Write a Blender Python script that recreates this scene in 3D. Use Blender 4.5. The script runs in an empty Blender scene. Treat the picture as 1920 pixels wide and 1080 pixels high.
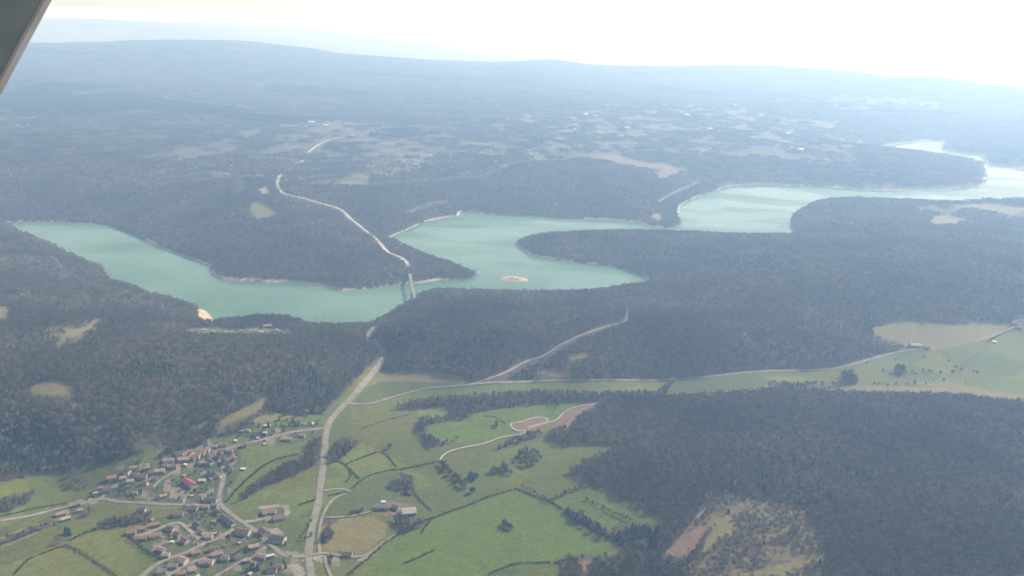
import bpy, math, random
import numpy as np
from mathutils import Matrix, Vector
random.seed(7); rng = np.random.default_rng(11)
SC = bpy.context.scene
C = SC.collection
# ------------------------------------------------------------------ camera
H = 820.0; FPX = 1507.0; PITCH = math.radians(18.2); ROLL = math.radians(2.0)
fw = np.array([0, math.cos(PITCH), -math.sin(PITCH)])
r0 = np.array([1.0, 0, 0]); u0 = np.array([0, math.sin(PITCH), math.cos(PITCH)])
rt = r0*math.cos(ROLL) + u0*math.sin(ROLL)
up = u0*math.cos(ROLL) - r0*math.sin(ROLL)
cd = bpy.data.cameras.new('camera'); cam = bpy.data.objects.new('camera', cd); C.objects.link(cam)
cd.sensor_width = 36; cd.lens = 36*FPX/1920; cd.clip_start = 0.1; cd.clip_end = 200000
M = Matrix(((rt[0], up[0], -fw[0], 0), (rt[1], up[1], -fw[1], 0), (rt[2], up[2], -fw[2], H), (0, 0, 0, 1)))
cam.matrix_world = M; SC.camera = cam
# ------------------------------------------------------------------ world, sun, exposure
SUN_AZ = math.radians(52); SUN_EL = math.radians(36)
w = bpy.data.worlds.new('World'); SC.world = w; w.use_nodes = True
nt = w.node_tree; bg = nt.nodes['Background']
sky = nt.nodes.new('ShaderNodeTexSky'); sky.sky_type = 'NISHITA'; sky.sun_disc = False
sky.sun_elevation = SUN_EL; sky.sun_rotation = SUN_AZ; sky.altitude = 800; sky.air_density = 1.0; sky.dust_density = 0.6; sky.ozone_density = 1.5
hz_ = nt.nodes.new('ShaderNodeHueSaturation'); hz_.inputs['Saturation'].default_value = 0.42; nt.links.new(sky.outputs[0], hz_.inputs['Color']); nt.links.new(hz_.outputs[0], bg.inputs[0]); bg.inputs[1].default_value = 0.078
sd = bpy.data.lights.new('sun', 'SUN'); sd.energy = 4.6; sd.angle = math.radians(0.6); sd.color = (1.0, 0.93, 0.82)
sun = bpy.data.objects.new('sun', sd); C.objects.link(sun)
sdir = Vector((math.sin(SUN_AZ)*math.cos(SUN_EL), math.cos(SUN_AZ)*math.cos(SUN_EL), math.sin(SUN_EL)))
sun.rotation_euler = sdir.to_track_quat('Z', 'Y').to_euler(); sun.location = (0, 0, 3000)
SC.view_settings.view_transform = 'Standard'; SC.view_settings.look = 'None'
SC.view_settings.exposure = 1.05; SC.view_settings.gamma = 1.0
SC.cycles.volume_bounces = 1; SC.cycles.max_bounces = 6; SC.cycles.diffuse_bounces = 2; SC.cycles.transparent_max_bounces = 8
HAZE_DENSITY = 1.22e-4; HAZE_COLOR = (0.4, 0.62, 1.0); HAZE_G = 0.27
# ------------------------------------------------------------------ helpers
def tag(o, label=None, cat=None, group=None, kind=None):
    if label: o['label'] = label
    if cat: o['category'] = cat
    if group: o['group'] = group
    if kind: o['kind'] = kind
    return o
def empty(name, loc, rz=0, scale=1.0):
    o = bpy.data.objects.new(name, None); C.objects.link(o); o.location = loc; o.rotation_euler = (0, 0, rz); o.scale = (scale,)*3
    o.empty_display_size = 1; return o
def mesh(name, V, F, mat=None, parent=None, smooth=False):
    me = bpy.data.meshes.new(name); me.from_pydata([tuple(map(float, v)) for v in V], [], F); me.update()
    if mat: me.materials.append(mat)
    if smooth: me.shade_smooth()
    o = bpy.data.objects.new(name, me); C.objects.link(o)
    if parent: o.parent = parent
    return o
def quads_mesh(name, V, nper, mat):
    """V: (n*nper,3) array, every nper verts one face"""
    V = np.asarray(V, dtype=np.float32).reshape(-1, 3); n = len(V)//nper
    me = bpy.data.meshes.new(name); me.vertices.add(len(V)); me.vertices.foreach_set('co', V.ravel())
    me.loops.add(n*nper); me.loops.foreach_set('vertex_index', np.arange(n*nper, dtype=np.int32))
    me.polygons.add(n); me.polygons.foreach_set('loop_start', np.arange(0, n*nper, nper, dtype=np.int32))
    me.update(calc_edges=True)
    if mat: me.materials.append(mat)
    return me
def box(V, F, c, s, rz=0, taper=1.0):
    b = len(V); ca, sa = math.cos(rz), math.sin(rz)
    for dz in (-1, 1):
        k = taper if dz > 0 else 1
        for dx, dy in ((-1, -1), (1, -1), (1, 1), (-1, 1)):
            x = dx*s[0]/2*k; y = dy*s[1]/2*k
            V.append((c[0]+x*ca-y*sa, c[1]+x*sa+y*ca, c[2]+dz*s[2]/2))
    F += [(b, b+3, b+2, b+1), (b+4, b+5, b+6, b+7), (b, b+1, b+5, b+4), (b+1, b+2, b+6, b+5), (b+2, b+3, b+7, b+6), (b+3, b, b+4, b+7)]
# noise in numpy
def _h(ix, iy, seed):
    n = (ix.astype(np.int64)*374761393 + iy.astype(np.int64)*668265263 + seed*1442695041) & 0xffffffff
    n = ((n ^ (n >> 13))*1274126177) & 0xffffffff
    return ((n ^ (n >> 16)) & 0xffffff)/float(0xffffff)
def vnoise(x, y, s, seed=0):
    x = x/s; y = y/s; ix = np.floor(x); iy = np.floor(y); fx = x-ix; fy = y-iy
    fx = fx*fx*(3-2*fx); fy = fy*fy*(3-2*fy)
    a = _h(ix, iy, seed); b = _h(ix+1, iy, seed); c = _h(ix, iy+1, seed); d = _h(ix+1, iy+1, seed)
    return (a*(1-fx)+b*fx)*(1-fy)+(c*(1-fx)+d*fx)*fy
def fbm(x, y, s, oct=3, seed=0):
    t = 0; a = 1; n = 0
    for k in range(oct):
        t = t+a*vnoise(x, y, s/2**k, seed+k); n += a; a *= .5
    return t/n*2-1
# pixel <-> world (photo pixels, 1920 x 1080)
def raydir(px, py):
    a = (np.asarray(px, float)-960)/FPX; b = (540-np.asarray(py, float))/FPX
    return fw[None, :]+a[:, None]*rt[None, :]+b[:, None]*up[None, :]
def at_z(px, py, z):
    d = raydir([px], [py])[0]; t = (z-H)/d[2]; return d[0]*t, d[1]*t
LAKE = -45.0
# ------------------------------------------------------------------ lake outlines
LAKE_PX = [(10,416),(60,415),(120,417),(175,418),(200,422),(225,430),(250,440),(275,452),(300,465),(320,472),(345,481),(370,490),(388,498),(396,505),(393,512),(403,519),(420,525),(440,527),(480,527),(500,530),(540,529),(560,531),(600,537),(640,545),(665,544),(700,540),(740,534),(762,532),(790,531),(810,528),(830,525),(860,524),(885,521),(900,517),(893,513),(886,507),(870,500),(850,494),(820,486),(790,474),(760,460),(740,450),(727,448),(740,441),(760,433),(780,424),(800,415),(830,409),(861,405),(863,396),(880,397),(900,400),(940,403),(1000,405),(1060,410),(1100,411),(1150,412),(1195,417),(1212,425),(1240,428),(1265,426),(1279,418),(1273,402),(1275,388),(1290,376),(1310,368),(1340,358),(1360,350),(1400,346),(1450,345),(1500,348),(1560,351),(1620,355),(1660,357),(1700,357),(1780,355),(1843,349),(1848,340),(1850,325),(1848,306),(1880,311),(1920,316),(2040,330),(2040,372),(1920,375),(1860,377),(1820,378),(1760,381),(1720,380),(1680,377),(1600,374),(1545,374),(1520,380),(1500,390),(1487,400),(1482,415),(1484,430),(1488,441),(1460,442),(1400,442),(1340,440),(1290,437),(1240,436),(1150,436),(1060,439),(1000,443),(975,449),(965,457),(975,466),(985,472),(992,481),(1020,484),(1060,489),(1100,495),(1140,499),(1180,508),(1200,516),(1216,526),(1200,535),(1170,538),(1140,543),(1100,548),(1040,551),(980,550),(900,549),(850,547),(815,547),(795,550),(780,556),(765,565),(745,578),(725,590),(710,600),(700,607),(688,613),(660,612),(620,614),(590,612),(570,607),(555,600),(530,596),(480,598),(440,602),(404,606),(395,590),(385,582),(372,578),(345,565),(300,555),(260,541),(205,524),(200,512),(190,500),(165,490),(140,478),(110,462),(80,450),(50,436),(28,425)]
LAKE2_PX = [(1640,277),(1690,269),(1730,264),(1772,263),(1766,274),(1764,284),(1800,286),(1835,292),(1850,303),(1848,309),(1825,301),(1790,295),(1762,292),(1730,287),(1690,283)]
ISLE_PX = [(936,522),(945,518),(965,518),(985,522),(998,526),(985,529),(960,528),(942,526)]
lake = np.array([at_z(x, y, LAKE) for x, y in LAKE_PX]); lake2 = np.array([at_z(x, y, LAKE) for x, y in LAKE2_PX]); isle = np.array([at_z(x, y, LAKE) for x, y in ISLE_PX])
# ------------------------------------------------------------------ relief: spot heights (photo pixel, height), smooth surface through them
CP = [(300,950,0),(100,1000,5),(30,1060,10),(0,930,12),(500,1060,-2),(600,1070,-2),(420,850,6),(600,900,-5),(620,800,-4),(680,740,-6),(715,660,0),(690,690,5),(698,618,-6),(800,720,-12),(1000,715,-8),(1240,715,-5),(1500,700,0),(1700,665,5),(1900,620,15),(1900,740,10),(800,950,-10),(1000,900,-8),(1000,1050,0),(1150,1010,5),(750,1060,-5),
(800,840,-8),(700,800,-6),(900,770,-10),(200,1070,5),(480,900,-2),
(1100,830,5),(1300,850,35),(1500,900,50),(1800,900,70),(1300,1000,25),(1600,1060,45),(1900,1060,80),(1500,780,35),(1800,800,45),(1200,780,15),(1400,745,12),(1400,1050,25),
(100,870,10),(0,830,50),(100,790,70),(250,760,75),(400,700,80),(550,665,72),(640,655,55),(680,650,30),(610,760,2),(500,765,30),(560,710,50),(300,820,30),(350,835,12),(200,850,20),(0,700,95),(0,600,80),(200,620,62),(350,600,20),(450,617,-8),(530,615,-8),(560,640,45),(650,622,10),(0,500,45),(150,530,10),(100,470,-10),(420,640,50),(250,690,95),
(740,612,40),(800,575,10),(860,570,10),(850,620,45),(760,675,8),(728,640,8),(745,630,35),(820,670,15),(900,650,45),(1000,600,40),(1000,680,12),(1100,655,35),(1300,640,45),(1500,620,50),(1640,640,15),(1200,690,5),(1400,560,50),(1700,560,60),(1900,560,60),(1250,580,30),(1100,575,10),(1000,565,-12),(1180,560,-5),(1320,500,30),(1260,520,0),(1300,460,0),(1150,455,15),(1030,458,0),(1400,455,0),(1500,455,10),(1600,440,20),(1800,440,25),(1600,390,-25),(1800,400,-20),(1900,395,-20),(1520,405,-15),(1750,600,40),
(0,390,30),(200,385,60),(350,440,50),(450,480,40),(500,480,35),(600,500,10),(700,480,5),(764,497,-20),(800,500,-15),(860,512,-36),(500,400,65),(650,420,35),(730,440,-15),(300,350,95),(521,352,55),(524,333,62),(535,322,66),(550,312,70),(575,297,75),(595,273,85),(700,390,50),(800,380,40),(900,380,15),(1000,380,30),(1200,390,20),(1250,412,-20),(1180,350,60),(1000,320,80),(1300,345,50),(1360,335,20),(1500,325,60),(1700,330,60),(1820,325,30),(1815,300,30),(1700,300,50),(1850,266,120),(1910,258,150),(1800,262,60),(1900,238,60),(1900,290,30),
(0,280,110),(300,270,90),(600,270,85),(900,270,90),(1200,270,85),(1500,270,60),(1600,240,60),(1750,225,70),
(0,200,140),(300,200,120),(600,200,100),(900,200,100),(1200,200,100),(1500,200,90),(1800,195,90),(1400,160,120),(1000,160,120),(600,150,150),(200,140,170),(1780,165,110)]
RID = [(-300,84),(0,82),(250,78),(400,79),(500,85),(600,97),(700,105),(800,113),(900,118),(980,114),(1040,113),(1090,120),(1200,126),(1400,124),(1500,125),(1600,130),(1690,142),(1740,137),(1800,146),(1860,163),(1920,167),(2200,178)]
FAR = [(-300,30),(60,33),(150,30),(300,38),(400,39),(500,46),(560,52),(640,62),(700,72),(800,82),(900,95),(1000,108),(1200,118),(1600,150),(2200,190)]
pts = []
for x, y, z in CP:
    X, Y = at_z(x, y, z); pts.append((X, Y, z))
def ridge(lst, dist, back, drop):
    for x, y in lst:
        d = raydir([x], [y])[0]; d = d/math.hypot(d[0], d[1]); z = H+d[2]*dist
        pts.append((d[0]*dist, d[1]*dist, z)); pts.append((d[0]*dist*back, d[1]*dist*back, min(z-60, drop)))
ridge(RID, 13500, 1.3, 0); ridge(FAR, 24000, 1.3, -200)
for az in range(-46, 47, 12):
    for dd in (450, 700):
        a = math.radians(az); pts.append((math.sin(a)*dd, math.cos(a)*dd, 0 if az < 15 else 40))
pts = np.array(pts)
def uv(x, y): return np.arctan2(x, y), np.log(np.hypot(x, y))
PU, PV = uv(pts[:, 0], pts[:, 1])
def kern(r): return np.sqrt(r*r+0.0009)*1.0
n = len(pts); R = np.hypot(PU[:, None]-PU[None], (PV[:, None]-PV[None])*0.8)
A = np.zeros((n+3, n+3)); A[:n, :n] = kern(R)-np.eye(n)*0.0005; A[:n, n] = 1; A[:n, n+1] = PU; A[:n, n+2] = PV; A[n:, :n] = A[:n, n:].T
W = np.linalg.solve(A, np.concatenate([pts[:, 2], np.zeros(3)]))
AZ0, AZ1, NA = math.radians(-46), math.radians(46), 1040
LD0, LD1, ND = math.log(450), math.log(46000), 1300
def rbf(u, v):
    out = W[n]+W[n+1]*u+W[n+2]*v
    for k in range(n): out = out+W[k]*kern(np.hypot(u-PU[k], (v-PV[k])*0.8))
    return out
gu = np.linspace(AZ0, AZ1, NA); gv = np.linspace(LD0, LD1, ND)
def seg_dist(X, Y, poly):
    best = np.full(X.shape, 1e12)
    m = len(poly)
    for i in range(m):
        ax, ay = poly[i]; bx, by = poly[(i+1) % m]; dx, dy = bx-ax, by-ay; L = dx*dx+dy*dy+1e-9
        t = np.clip(((X-ax)*dx+(Y-ay)*dy)/L, 0, 1)
        np.minimum(best, (X-ax-t*dx)**2+(Y-ay-t*dy)**2, out=best)
    return np.sqrt(best)
def inside(X, Y, poly):
    r = np.zeros(X.shape, bool); m = len(poly)
    for i in range(m):
        ax, ay = poly[i]; bx, by = poly[(i+1) % m]
        if ay == by: continue
        r ^= ((ay > Y) != (by > Y)) & (X < (bx-ax)*(Y-ay)/(by-ay)+ax)
    return r
cu = gu[::3]; cv = gv[::3]; 
if cu[-1] != gu[-1]: cu = np.append(cu, gu[-1])
if cv[-1] != gv[-1]: cv = np.append(cv, gv[-1])
CU, CV = np.meshgrid(cu, cv); CX = np.sin(CU)*np.exp(CV); CY = np.cos(CU)*np.exp(CV)
Bc = rbf(CU, CV)
def sdf(poly):
    s = seg_dist(CX, CY, poly); s[inside(CX, CY, poly)] *= -1; return s
SDc = np.minimum(sdf(lake), sdf(lake2)); SDc = np.maximum(SDc, -sdf(isle))
def upsample(Z):
    iu = np.interp(gu, cu, np.arange(len(cu))); iv = np.interp(gv, cv, np.arange(len(cv)))
    i0 = np.minimum(iu.astype(int), len(cu)-2); j0 = np.minimum(iv.astype(int), len(cv)-2); fu = (iu-i0)[None]; fv = (iv-j0)[:, None]
    a = Z[j0][:, i0]; b = Z[j0][:, i0+1]; c = Z[j0+1][:, i0]; d = Z[j0+1][:, i0+1]
    return (a*(1-fu)+b*fu)*(1-fv)+(c*(1-fu)+d*fu)*fv
B = upsample(Bc); SD = upsample(SDc)
GU, GV = np.meshgrid(gu, gv); D = np.exp(GV); GX = np.sin(GU)*D; GY = np.cos(GU)*D
SD = SD+fbm(GX, GY, 70, 2, 5)*np.clip(np.abs(SD), 0, 6)*.8
# bumps only on the wooded high ground, growing with distance
hi = np.clip((B-12)/30, 0, 1)
B = B+hi*fbm(GX, GY, 460, 3, 3)*19+hi*np.clip((D-4500)/4000, 0, 1)*fbm(GX, GY, 2200, 3, 9)*38+fbm(GX, GY, 150, 2, 31)*1.5
B = np.maximum(B, -40)
B = np.where(D < 9000, B, np.maximum(B, -200))
Wd = np.maximum(50, (B+45)/np.minimum(0.27, 0.72*(H+45)/D))
s = np.clip(SD/Wd, 0, 1); s = s*(1.5-0.5*s*s)*0.9+0.1*s*s*(3-2*s)
Z = np.where(SD > 0, (LAKE+0.6)+np.clip(SD*0.12, 0, 1.5)*(1-s)+(B-LAKE-0.6)*s, LAKE-0.3+np.maximum(SD*0.14, -9))
far_drop = D > 9500
Z = np.where(far_drop & (SD > 0), np.maximum(Z, -150), Z)
def samp(G, x, y):
    u, v = uv(x, y)
    iu = np.clip((u-AZ0)/(AZ1-AZ0)*(NA-1), 0, NA-1.001); iv = np.clip((v-LD0)/(LD1-LD0)*(ND-1), 0, ND-1.001)
    i = iu.astype(int); j = iv.astype(int); fu = iu-i; fv = iv-j
    return (G[j, i]*(1-fu)+G[j, i+1]*fu)*(1-fv)+(G[j+1, i]*(1-fu)+G[j+1, i+1]*fu)*fv
def zt(x, y): return float(samp(Z, np.array([x], float), np.array([y], float))[0])
ZW = np.maximum(Z, LAKE)
def hit(P):
    """photo pixels -> points on the terrain (first hit)"""
    P = np.asarray(P, float); d = raydir(P[:, 0], P[:, 1]); hd = np.hypot(d[:, 0], d[:, 1])
    ds = np.exp(np.arange(math.log(500), math.log(45000), 0.004)); out = np.zeros((len(P), 3)); done = np.zeros(len(P), bool)
    pd = np.full(len(P), ds[0]); pg = np.full(len(P), 1e3)
    for q in ds:
        x = d[:, 0]/hd*q; y = d[:, 1]/hd*q; g = H+d[:, 2]/hd*q-samp(ZW, x, y)
        new = (g <= 0) & ~done
        if new.any():
            t = pd[new]+(q-pd[new])*pg[new]/(pg[new]-g[new]+1e-9)
            out[new, 0] = d[new, 0]/hd[new]*t; out[new, 1] = d[new, 1]/hd[new]*t; done |= new
        pd = np.where(done, pd, q); pg = np.where(done, pg, g)
    out[~done, 0] = d[~done, 0]/hd[~done]*40000; out[~done, 1] = d[~done, 1]/hd[~done]*40000
    out[:, 2] = samp(ZW, out[:, 0], out[:, 1]); return out
def hit1(x, y): return hit([(x, y)])[0]
def proj(x, y, z):
    v = np.stack([x, y, z-H], -1); f = v@fw; return 960+FPX*(v@rt)/f, 540-FPX*(v@up)/f
# ------------------------------------------------------------------ land cover (grid of the ground sheet)
(FOREST, CONIF, WATER, PAST, BRIGHT, DRY, SOIL, GRAV, MIXED, GARDEN, SAND, DARKP, SCRUB) = range(13)
cover = np.zeros((ND, NA), np.uint8); region = np.zeros((ND, NA), np.uint8)
ju = fbm(GX, GY, 30, 2, 77)*0.0022; jv = fbm(GX, GY, 30, 2, 78)*0.0026
def paint(poly, cl, reg=None, crisp=False, dense=True):
    P = hit(densify(poly)); u, v = uv(P[:, 0], P[:, 1])
    i0 = max(0, int((u.min()-.01-AZ0)/(AZ1-AZ0)*(NA-1))); i1 = min(NA, int((u.max()+.01-AZ0)/(AZ1-AZ0)*(NA-1))+2)
    j0 = max(0, int((v.min()-.01-LD0)/(LD1-LD0)*(ND-1))); j1 = min(ND, int((v.max()+.01-LD0)/(LD1-LD0)*(ND-1))+2)
    if i1 <= i0 or j1 <= j0: return
    k = 0.25 if crisp else 1.0
    m = inside(GU[j0:j1, i0:i1]+ju[j0:j1, i0:i1]*k, GV[j0:j1, i0:i1]+jv[j0:j1, i0:i1]*k, np.stack([u, v], 1))
    cover[j0:j1, i0:i1][m] = cl
    if reg is not None: region[j0:j1, i0:i1][m] = reg
def densify(poly, step=25, closed=True):
    out = []; m = len(poly)
    for i in range(m if closed else m-1):
        a = poly[i]; b = poly[(i+1) % m]; k = max(1, int(math.hypot(a[0]-b[0], a[1]-b[1])/step))
        for q in range(k): out.append((a[0]+(b[0]-a[0])*q/k, a[1]+(b[1]-a[1])*q/k))
    if not closed: out.append(poly[-1])
    return out
VALE = [(-200,910),(0,905),(30,900),(120,885),(165,868),(190,862),(205,852),(230,865),(250,858),(275,845),(330,850),(380,838),(400,822),(440,812),(500,795),(560,782),(603,778),(625,755),(655,728),(690,690),(712,672),(722,676),(722,700),(745,702),(780,696),(820,696),(850,702),(885,714),(905,722),(960,716),(1040,714),(1130,712),(1240,712),(1310,707),(1430,695),(1560,691),(1600,682),(1710,655),(1690,645),(1640,625),(1635,615),(1690,601),(1800,608),(1895,606),(1920,600),(2060,596),(2060,770),(1920,750),(1820,738),(1760,726),(1700,722),(1600,722),(1530,730),(1440,728),(1290,738),(1240,742),(1150,752),(1110,760),(1085,778),(1050,800),(1018,812),(1030,822),(1060,838),(1090,832),(1165,836),(1120,850),(1080,870),(1060,880),(1085,900),(1110,905),(1130,915),(1180,945),(1230,970),(1255,973),(1230,985),(1200,978),(1160,985),(1125,1000),(1160,1020),(1185,1045),(1150,1042),(1115,1020),(1080,1000),(1050,1000),(1040,1012),(1060,1042),(1040,1055),(1052,1090),(1060,1200),(-200,1200)]
paint(VALE, PAST)
MIX = [[(240,330),(270,295),(330,285),(430,250),(600,225),(760,240),(900,225),(1150,195),(1480,205),(1600,235),(1620,262),(1600,300),(1480,296),(1400,285),(1280,280),(1150,285),(1060,300),(980,300),(900,330),(800,335),(700,345),(560,345),(540,330),(440,330),(380,335),(300,340)],
 [(20,215),(90,215),(85,240),(10,240)],[(1720,385),(1920,382),(1990,392),(1920,404),(1820,420),(1745,418)],[(1540,180),(1760,190),(1760,205),(1560,205)]]
for p in MIX: paint(p, MIXED)
FIELDS = [
 (DRY, [(680,715),(720,700),(780,696),(820,696),(850,702),(885,716),(840,722),(760,716)]),
 (DARKP, [(665,754),(690,727),(715,715),(770,715),(850,718),(870,722),(800,727),(745,740),(700,755)]),
 (BRIGHT, [(797,812),(800,800),(830,795),(890,782),(930,783),(960,805),(965,816),(940,820),(870,830),(835,836),(825,828)]),
 (BRIGHT, [(905,778),(950,765),(1060,753),(1092,757),(1055,778),(1035,790),(1012,780),(960,795),(930,783)]),
 (BRIGHT, [(665,1100),(740,1012),(830,967),(965,919),(1050,962),(1120,1008),(1150,1040),(1060,1042),(1035,1056),(975,1058),(915,1080)]),
 (DARKP, [(612,968),(622,938),(670,905),(720,888),(757,882),(768,915),(795,950),(812,960),(790,970),(700,960)]),
 (BRIGHT, [(430,942),(445,905),(500,872),(550,860),(590,852),(596,870),(540,895),(480,925)]),
 (DARKP, [(1258,737),(1262,717),(1300,711),(1420,701),(1447,716),(1430,728),(1290,736)]),
 (DRY, [(1635,615),(1690,601),(1800,608),(1895,606),(1880,625),(1830,640),(1770,656),(1712,654),(1680,640),(1640,625)]),
 (DRY, [(1530,731),(1600,722),(1760,726),(1700,715),(1780,718),(1900,738),(2060,760),(2060,772),(1920,752),(1820,740)]),
 (DRY, [(608,1032),(600,988),(640,972),(700,968),(728,985),(718,1008),(690,1030),(650,1034)]),
 (PAST, [(30,1090),(60,1052),(120,1028),(160,1045),(215,1085)]),
 (DRY, [(0,1010),(40,990),(95,975),(98,985),(60,1005),(0,1030)]),
 (PAST, [(775,735),(850,722),(960,718),(1235,716),(1230,730),(1150,735),(1000,730),(850,738),(770,750)]),
 
 (PAST, [(180,870),(205,852),(232,868),(200,888)]),
 (SCRUB, [(1325,930),(1360,920),(1420,935),(1500,950),(1545,1005),(1550,1060),(1530,1095),(1300,1095),(1290,1060),(1335,1000),(1318,970)]),(SOIL, [(1246,1040),(1290,988),(1328,985),(1322,1002),(1298,1033),(1270,1046)]),
 (SOIL, [(1040,797),(1065,770),(1090,763),(1112,760),(1090,775),(1065,802)]),
 (SOIL, [(1005,697),(1015,690),(1065,690),(1073,700),(1068,713),(1050,708),(1030,705)]),
 (SOIL, [(955,795),(1010,782),(1030,790),(1025,797),(1000,808),(975,812)]),
 (SOIL, [(1085,755),(1120,757),(1118,765),(1095,767)]),
 (DRY, [(1065,665),(1090,661),(1110,664),(1095,672),(1070,675)]),
 (SCRUB, [(1321,970),(1330,925),(1355,922),(1385,925),(1420,938),(1415,955),(1400,965),(1380,955),(1388,985),(1383,998),(1400,1008),(1480,992),(1485,998),(1440,1020),(1400,1028),(1370,1040),(1345,1035),(1325,1045),(1300,1050),(1310,1035),(1325,1010),(1345,990),(1335,975)]),
 (DRY, [(1324,970),(1347,960),(1366,967),(1386,985),(1378,1000),(1350,1010),(1330,1032),(1316,1035),(1328,1005),(1347,990)]),
 (DRY, [(1425,1006),(1440,997),(1482,992),(1470,1001),(1435,1013)]),
 (DRY, [(1365,1065),(1400,1070),(1480,1055),(1505,1042),(1527,1048),(1500,1067),(1460,1085),(1370,1085)]),
 (DRY, [(1533,1010),(1545,1020),(1545,1055),(1530,1057),(1538,1040)]),
 (DRY, [(1498,950),(1505,955),(1513,980),(1502,985)]),
 (DRY, [(-20,572),(20,575),(15,600),(-20,602)]),(SCRUB, [(85,618),(140,603),(180,592),(215,600),(170,625),(150,640),(120,650),(98,656),(115,632),(90,630)]),
 (DRY, [(115,622),(165,612),(180,598),(190,605),(168,622),(145,632)]),
 (DRY, [(55,725),(100,713),(148,725),(140,742),(90,742),(60,738)]),(DRY, [(132,760),(150,753),(148,766),(133,770)]),(DRY, [(-10,764),(15,768),(5,780),(-10,780)]),
 (DRY, [(405,797),(430,778),(470,760),(505,740),(508,748),(480,772),(440,790),(410,805)]),(DRY, [(360,801),(390,790),(388,806)]),
 (SCRUB, [(155,805),(180,797),(212,794),(190,808),(160,814)]),(SCRUB, [(253,808),(285,815),(322,825),(300,837),(275,832),(262,820)]),
 (DRY, [(470,785),(510,775),(590,765),(595,772),(540,785),(480,795)]),
 (GARDEN, [(330,618),(400,614),(440,620),(500,612),(548,620),(545,628),(500,630),(440,633),(360,628)]),
 (SCRUB, [(28,548),(45,543),(60,552),(50,560)]),
 (SAND, [(372,580),(384,581),(396,588),(402,606),(380,603),(373,592)]),
 (SCRUB, [(440,340),(455,333),(460,355),(445,360)]),(DRY, [(468,385),(485,377),(522,400),(500,407),(480,410),(472,400)]),(GRAV, [(487,355),(500,350),(506,362),(490,364)]),
 (SOIL, [(1095,288),(1150,290),(1200,303),(1260,311),(1277,318),(1250,333),(1232,332),(1243,316),(1200,313),(1150,303)]),
 (DRY, [(1743,417),(1750,406),(1775,403),(1820,413),(1790,420),(1760,422)]),(DRY, [(1780,386),(1850,383),(1925,391),(1900,402),(1860,400),(1840,392)]),
 (MIXED, [(250,325),(275,312),(360,318),(365,330),(320,338),(270,335)]),(SCRUB, [(670,292),(730,285),(780,305),(790,320),(700,332)]),
 
 (MIXED, [(560,240),(620,236),(660,245),(640,256),(600,262)]),
 (GRAV, [(1218,408),(1230,400),(1240,404),(1236,412)]),
]
PLOTS = [(SOIL, [(243,1003),(262,990),(300,978),(306,986),(285,997),(320,1015),(300,1018),(270,1018)]),(SOIL, [(288,1015),(300,1013),(325,1045),(305,1052)]),(GRAV, [(496,992),(520,990),(545,1008),(532,1012),(515,1003)]),(GRAV, [(485,950),(540,945),(545,960),(535,972),(500,972)]),
 (GRAV, [(560,1036),(600,1036),(640,1036),(640,1050),(612,1056),(560,1050),(535,1050)]),(GRAV, [(640,1040),(690,1034),(706,1040),(680,1052),(650,1052)]),(GRAV, [(392,836),(405,845),(408,856),(396,858),(388,848)]),(SOIL, [(108,968),(130,960),(133,972),(115,985),(105,980)]),
 (SOIL, [(1081,1053),(1115,1050),(1108,1070),(1104,1090),(1092,1090),(1092,1062)]),(GRAV, [(165,934),(200,930),(210,938),(165,945)]),(GRAV, [(510,1052),(560,1055),(575,1075),(560,1090),(520,1080)]),
 (SAND, [(288,460),(302,462),(314,471),(300,470)]),(SAND, [(500,528),(520,526),(542,528),(530,532),(508,533)]),(PAST, [(1060,1043),(1050,1058),(1000,1055),(975,1060),(930,1090),(1055,1090)]),
 (SOIL, [(700,946),(740,940),(770,948),(772,970),(745,972),(700,962)]),(SCRUB, [(30,540),(60,545),(58,556),(32,554)]),(PAST, [(130,1030),(150,1012),(200,990),(240,1005),(290,1045),(270,1060),(222,1085),(170,1048)])]
FIELDS += PLOTS
for cl, p in FIELDS: paint(p, cl, crisp=cl in (BRIGHT, SOIL, DARKP, DRY))
GARDENS = [[(170,935),(200,905),(215,880),(260,868),(300,855),(340,840),(400,828),(445,838),(462,870),(440,900),(420,945),(300,945),(190,940)],
 [(235,1000),(285,975),(330,965),(345,948),(412,948),(480,985),(575,1045),(540,1060),(560,1090),(280,1090),(300,1050),(262,1020)],
 [(445,815),(520,800),(600,790),(600,815),(545,835),(470,835)],[(95,975),(110,950),(150,935),(165,945),(125,985),(110,1000)],[(480,955),(530,950),(540,975),(480,985)],[(610,1035),(700,1035),(650,1060),(610,1060)]]
for p in GARDENS:
    paint(p, GARDEN)
paint([(430,925),(465,905),(500,872),(560,845),(590,842),(530,870),(480,905),(440,942)], PAST)
for p in ([(450,1040),(497,1010),(480,1003),(440,1030)], [(530,1035),(590,1030),(583,1000),(540,985),(520,1020)], [(400,1000),(440,985),(420,965),(395,975)], [(320,1035),(375,1020),(350,1025),(330,1015)]): paint(p, DARKP)
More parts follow.
